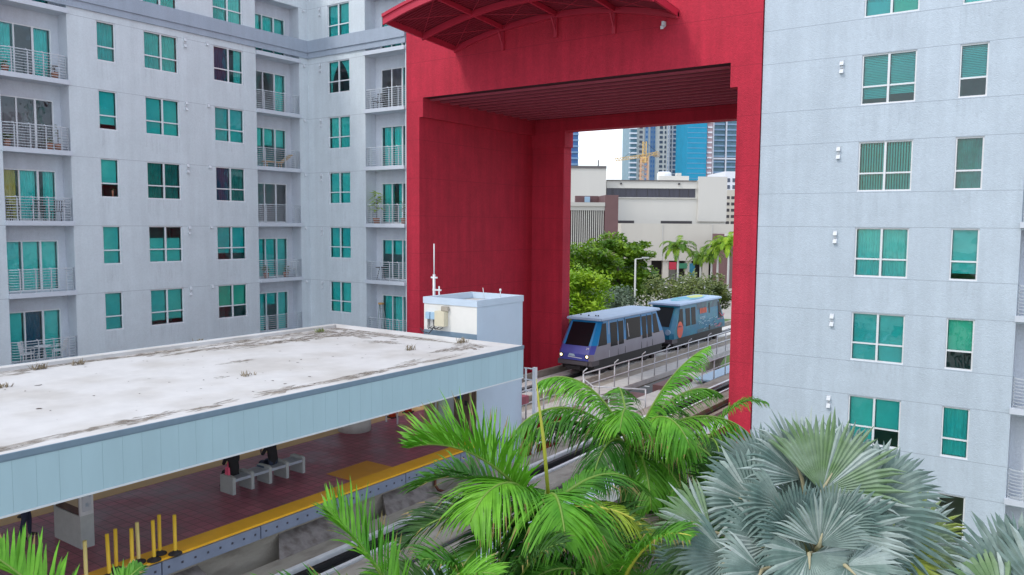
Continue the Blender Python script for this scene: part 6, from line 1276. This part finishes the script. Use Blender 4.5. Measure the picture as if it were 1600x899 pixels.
t, Fq, W, zt = far_block('brick_building', 'small red brown building peeping out beside the red right leg', 'building', 1132, 1162, 366, 200, 12, 'brown_granite', 0.0)
fpart(t, Fq, 0, W, zt-.5, zt+.1, 0, .4, 'roof_edge', 'civic_stone')
# towers
def tower(label, u0, u1, d, top, m, cols, nf, fh, yaw=0.05, wm='tower_window', mode='punched', slab='tower_white', vb=285):
    t, F, W, zt = far_block('residential_tower', label, 'tower', u0, u1, top, d, 30, m, yaw, 'towers on the skyline'); zb = zat(vb, d)
    if mode == 'punched':
        for (a, b) in cols:
            me = None
            for i in range(nf):
                z = zb+i*fh
                if z+fh > zt: break
                if me is None: mb = MB(); mb.fbox(F, a*W, b*W, z+fh*.22, z+fh*.78, .004, .25); o = mb.build('window', wm, t); me = o
                else: o2 = me.copy(); COL.objects.link(o2); o2.location.z += i*fh
    else:
        for i in range(nf):
            z = zb+i*fh
            if z+fh > zt: break
            for (a, b) in cols: fpart(t, F, a*W, b*W, z, z+fh*.30, .004, 1.3, 'balcony_slab', slab)
    return t, F, W, zt
ta, F, W, zt = tower('cream and blue residential tower with small square windows behind the crane', 996, 1046, 560, 120, 'tower_cream', [(.10, .20), (.74, .84), (.90, .95)], 26, 3.4)
for a, b in ((.27, .37), (.44, .60)): fpart(ta, F, a*W, b*W, 0, zt, .01, 1.2 if a < .4 else .5, 'glass_bay', 'tower_paleblue' if a < .4 else 'tower_blue')
for a, b in ((.29, .35), (.46, .50), (.54, .58)):
    me = None
    for i in range(26):
        z = zat(285, 560)+i*3.4
        if me is None: mb = MB(); mb.fbox(F, a*W, b*W, z+.8, z+2.5, 1.21, 1.4); me = mb.build('window', 'tower_navy', ta)
        else: o2 = me.copy(); COL.objects.link(o2); o2.location.z += i*3.4
tower('slim tower of stacked pale green balconies at the left of the cream tower', 987, 997, 556, 118, 'tower_teal', [(-.2, 1.0)], 28, 3.4, mode='slab')
tb, F, W, zt = tower('narrow blue glass tower with pale strips between the cream and the wrapped tower', 1046.5, 1077, 600, 110, 'tower_blue', [(.0, .16), (.24, .5), (.72, .95)], 30, 3.3, mode='slab', slab='tower_white')
for a in (.02, .17, .70, .97): fpart(tb, F, a*W, a*W+.9, 0, zt, .01, 1.6, 'pier', 'tower_white')
fpart(tb, F, .5*W, .7*W, 0, zt, .01, .6, 'glass_bay', 'tower_navy')
tc_, F, W, zt = tower('unfinished tower wrapped in bright blue netting', 1077, 1108, 520, 100, 'tower_wrap', [(0, 1)], 0, 3.3)
for i in range(24): z = zat(285, 520)+i*3.3; fpart(tc_, F, 0, W, z, z+.22, .004, .12, 'floor_line', 'tower_paleblue')
tower('narrow pink edge of a tower under construction beside the blue netting', 1107.8, 1116, 523, 102, 'tower_pink', [(.0, .9)], 26, 3.3, mode='slab', slab='tower_white')
td, F, W, zt = tower('dark teal balcony tower with white frame lines next to the red right leg', 1116, 1165, 540, 90, 'tower_teal', [(.04, .40), (.46, .98)], 28, 3.6, mode='slab', slab='tower_paleblue')
for a in (0, .42): fpart(td, F, a*W, a*W+.9, 0, zt, .01, 1.7, 'frame_post', 'tower_white')
fpart(td, F, 0, W, zat(247, 540), zat(244.5, 540), .01, 1.75, 'frame_beam', 'tower_white')
tower('dark blue glass tower at the left edge of the opening', 868, 905, 480, 150, 'tower_navy', [(0, 1)], 16, 3.6, mode='slab', slab='tower_blue', vb=258)
tower('low pale tower block just above the parking garage', 1133, 1160, 400, 268, 'tower_white', [(.1, .3), (.45, .65)], 4, 3.4, vb=296)
# crane
cr = thing('tower_crane', 'yellow tower crane with its jib swung left in front of the cream tower', 'crane', tuple(at(1006, 350, 430)*1.0)[:2]+(GZ,)); d = 430
cb = at(1006, 285, d); ct = at(1006, 222, d); sw = 1.3; mb = MB()
def lattice(mb, a, b, s, n, mi=0, r=.13):
    a, b = Vector(a), Vector(b); t = (b-a).normalized(); x = t.cross(HF).normalized()*s; y = t.cross(x).normalized()*s
    for sx, sy in ((1, 1), (1, -1), (-1, -1), (-1, 1)): mb.tube([a+x*sx+y*sy, b+x*sx+y*sy], r, 4, mi)
    for i in range(n):
        p, q = a.lerp(b, i/n), a.lerp(b, (i+1)/n); s_ = 1 if i % 2 else -1
        for yy in (1, -1): mb.tube([p+x*s_+y*yy, q-x*s_+y*yy], r*.7, 4, mi)
        for xx in (1, -1): mb.tube([p+x*xx+y*s_, q+x*xx-y*s_], r*.7, 4, mi)
lattice(mb, (cb.x, cb.y, GZ), (cb.x, cb.y, at(1006, 246, d).z), 1.9, 40, r=.26); mb.build('mast', 'crane_orange', cr)
mb = MB(); jz = at(1006, 244, d).z; j0 = at(1028, 239, d); j1 = at(961, 250, d); lattice(mb, (cb.x, cb.y, jz), tuple(j1), .7, 22, r=.14); mb.build('jib', 'crane_yellow', cr)
mb = MB(); lattice(mb, (cb.x, cb.y, jz), tuple(j0), .7, 7, r=.18); mb.build('counter_jib', 'crane_yellow', cr); mb = MB(); q = j0; mb.box(q.x-2.2, q.x+.8, q.y-1, q.y+1, q.z-2.2, q.z+.4); mb.build('counterweight', 'concrete', cr)
mb = MB(); lattice(mb, (cb.x, cb.y, jz), (cb.x, cb.y, ct.z), .9, 8, r=.2); mb.build('tower_head', 'crane_yellow', cr); mb = MB(); mb.box(cb.x-1.6, cb.x+1.6, cb.y-1.6, cb.y+1.6, jz-3.6, jz-.6); mb.build('cab', 'crane_yellow', cr)
mb = MB(); mb.tube([(cb.x, cb.y, ct.z), tuple(j1.lerp(Vector((cb.x, cb.y, jz)), .25))], .1, 4); mb.tube([(cb.x, cb.y, ct.z), tuple(j0)], .1, 4); mb.build('tie_cable', 'steel_dark', cr)
# street things seen through the gateway
def lamp(label, u, v, d, h):
    c = at(u, v, d); b = Vector((c.x, c.y, GZ)); t = thing('street_lamp', label, 'street lamp', b, 'street lamps beyond the gateway'); mb = MB(); mb.tube([b, c], [.16, .11], 8); mb.build('pole', 'lamp_pole', t)
    mb = MB(); e = c+HR*1.3+Vector((0, 0, .1)); mb.tube([c, e], .06, 6); a = e; mb.hexa([tuple(a+HR*x+HF*y+Vector((0, 0, z))) for z in (0, .16) for x, y in ((-.5, -.18), (.4, -.14), (.4, .14), (-.5, .18))]); mb.build('lamp_head', 'lamp_head', t)
lamp('pale street lamp with one arm standing left of the second train car', 993, 405, 100, 9)
fe = thing('picket_fence', 'dark metal fence along the far plaza in front of the civic building', 'fence', tuple(at(1040, 432, 190))[:2]+(GZ,)); mb = MB()
a, b = at(985, 440, 185), at(1062, 436, 190)
for i in range(33):
    p = a.lerp(b, i/32); tall = i % 4 == 0; mb.box(p.x-.06, p.x+.06, p.y-.06, p.y+.06, GZ, GZ+(3.4 if tall else 2.6))
for z in (.5, 2.5): mb.tube([(a.x, a.y, GZ+z), (b.x, b.y, GZ+z)], .06, 4)
mb.build('pickets', 'fence_dark', fe)
for i, (u, lab) in enumerate(((974, 'thin dark pole under the tree, left of the street lamp'), (1011, 'thin dark pole right of the street lamp'), (1016, 'short dark pole between the lamp and the fence'))):
    p = at(u, 440, 130); q = thing('sign_pole', lab, 'pole', (p.x, p.y, GZ)); mb = MB(); mb.tube([(p.x, p.y, GZ), (p.x, p.y, GZ+(5.5, 7.5, 5)[i])], .11, 6); mb.build('pole', 'fence_dark', q); mb = MB(); mb.box(p.x-.25, p.x+.25, p.y-.03, p.y+.03, GZ+(5, 7, 4.5)[i], GZ+(5.5, 7.5, 5)[i]); mb.build('sign_plate', 'slot_dark', q)
pc = at(1002, 472, 112); car = thing('parked_car', 'dark parked car glimpsed between the two train car roofs', 'car', (pc.x, pc.y, GZ)); Fc = Frm((pc.x-2.2*HR.x, pc.y-2.2*HR.y, 0), HR, -HF)
def carprof(pts, n0, n1, m, nm): mb = MB(); mb.prism([Fc.p(u, GZ+z, n0) for u, z in pts], Fc.n*(n1-n0)); return mb.build(nm, m, car)
carprof([(0, .35), (4.4, .35), (4.45, .75), (4.2, .92), (3.3, 1.0), (.6, 1.0), (.05, .85)], 0, 1.8, 'car_dark', 'body'); carprof([(.7, 1.0), (3.3, 1.0), (2.6, 1.5), (1.2, 1.52)], .1, 1.7, 'train_glass', 'cabin')
for u in (.9, 3.5):
    for n in (.0, 1.62): mb = MB(); p = Fc.p(u, GZ+.33, n); mb.tube([p, p+Fc.n*.2], .33, 16); mb.build('wheel', 'rubber_black', car)
bpy.context.view_layer.update()
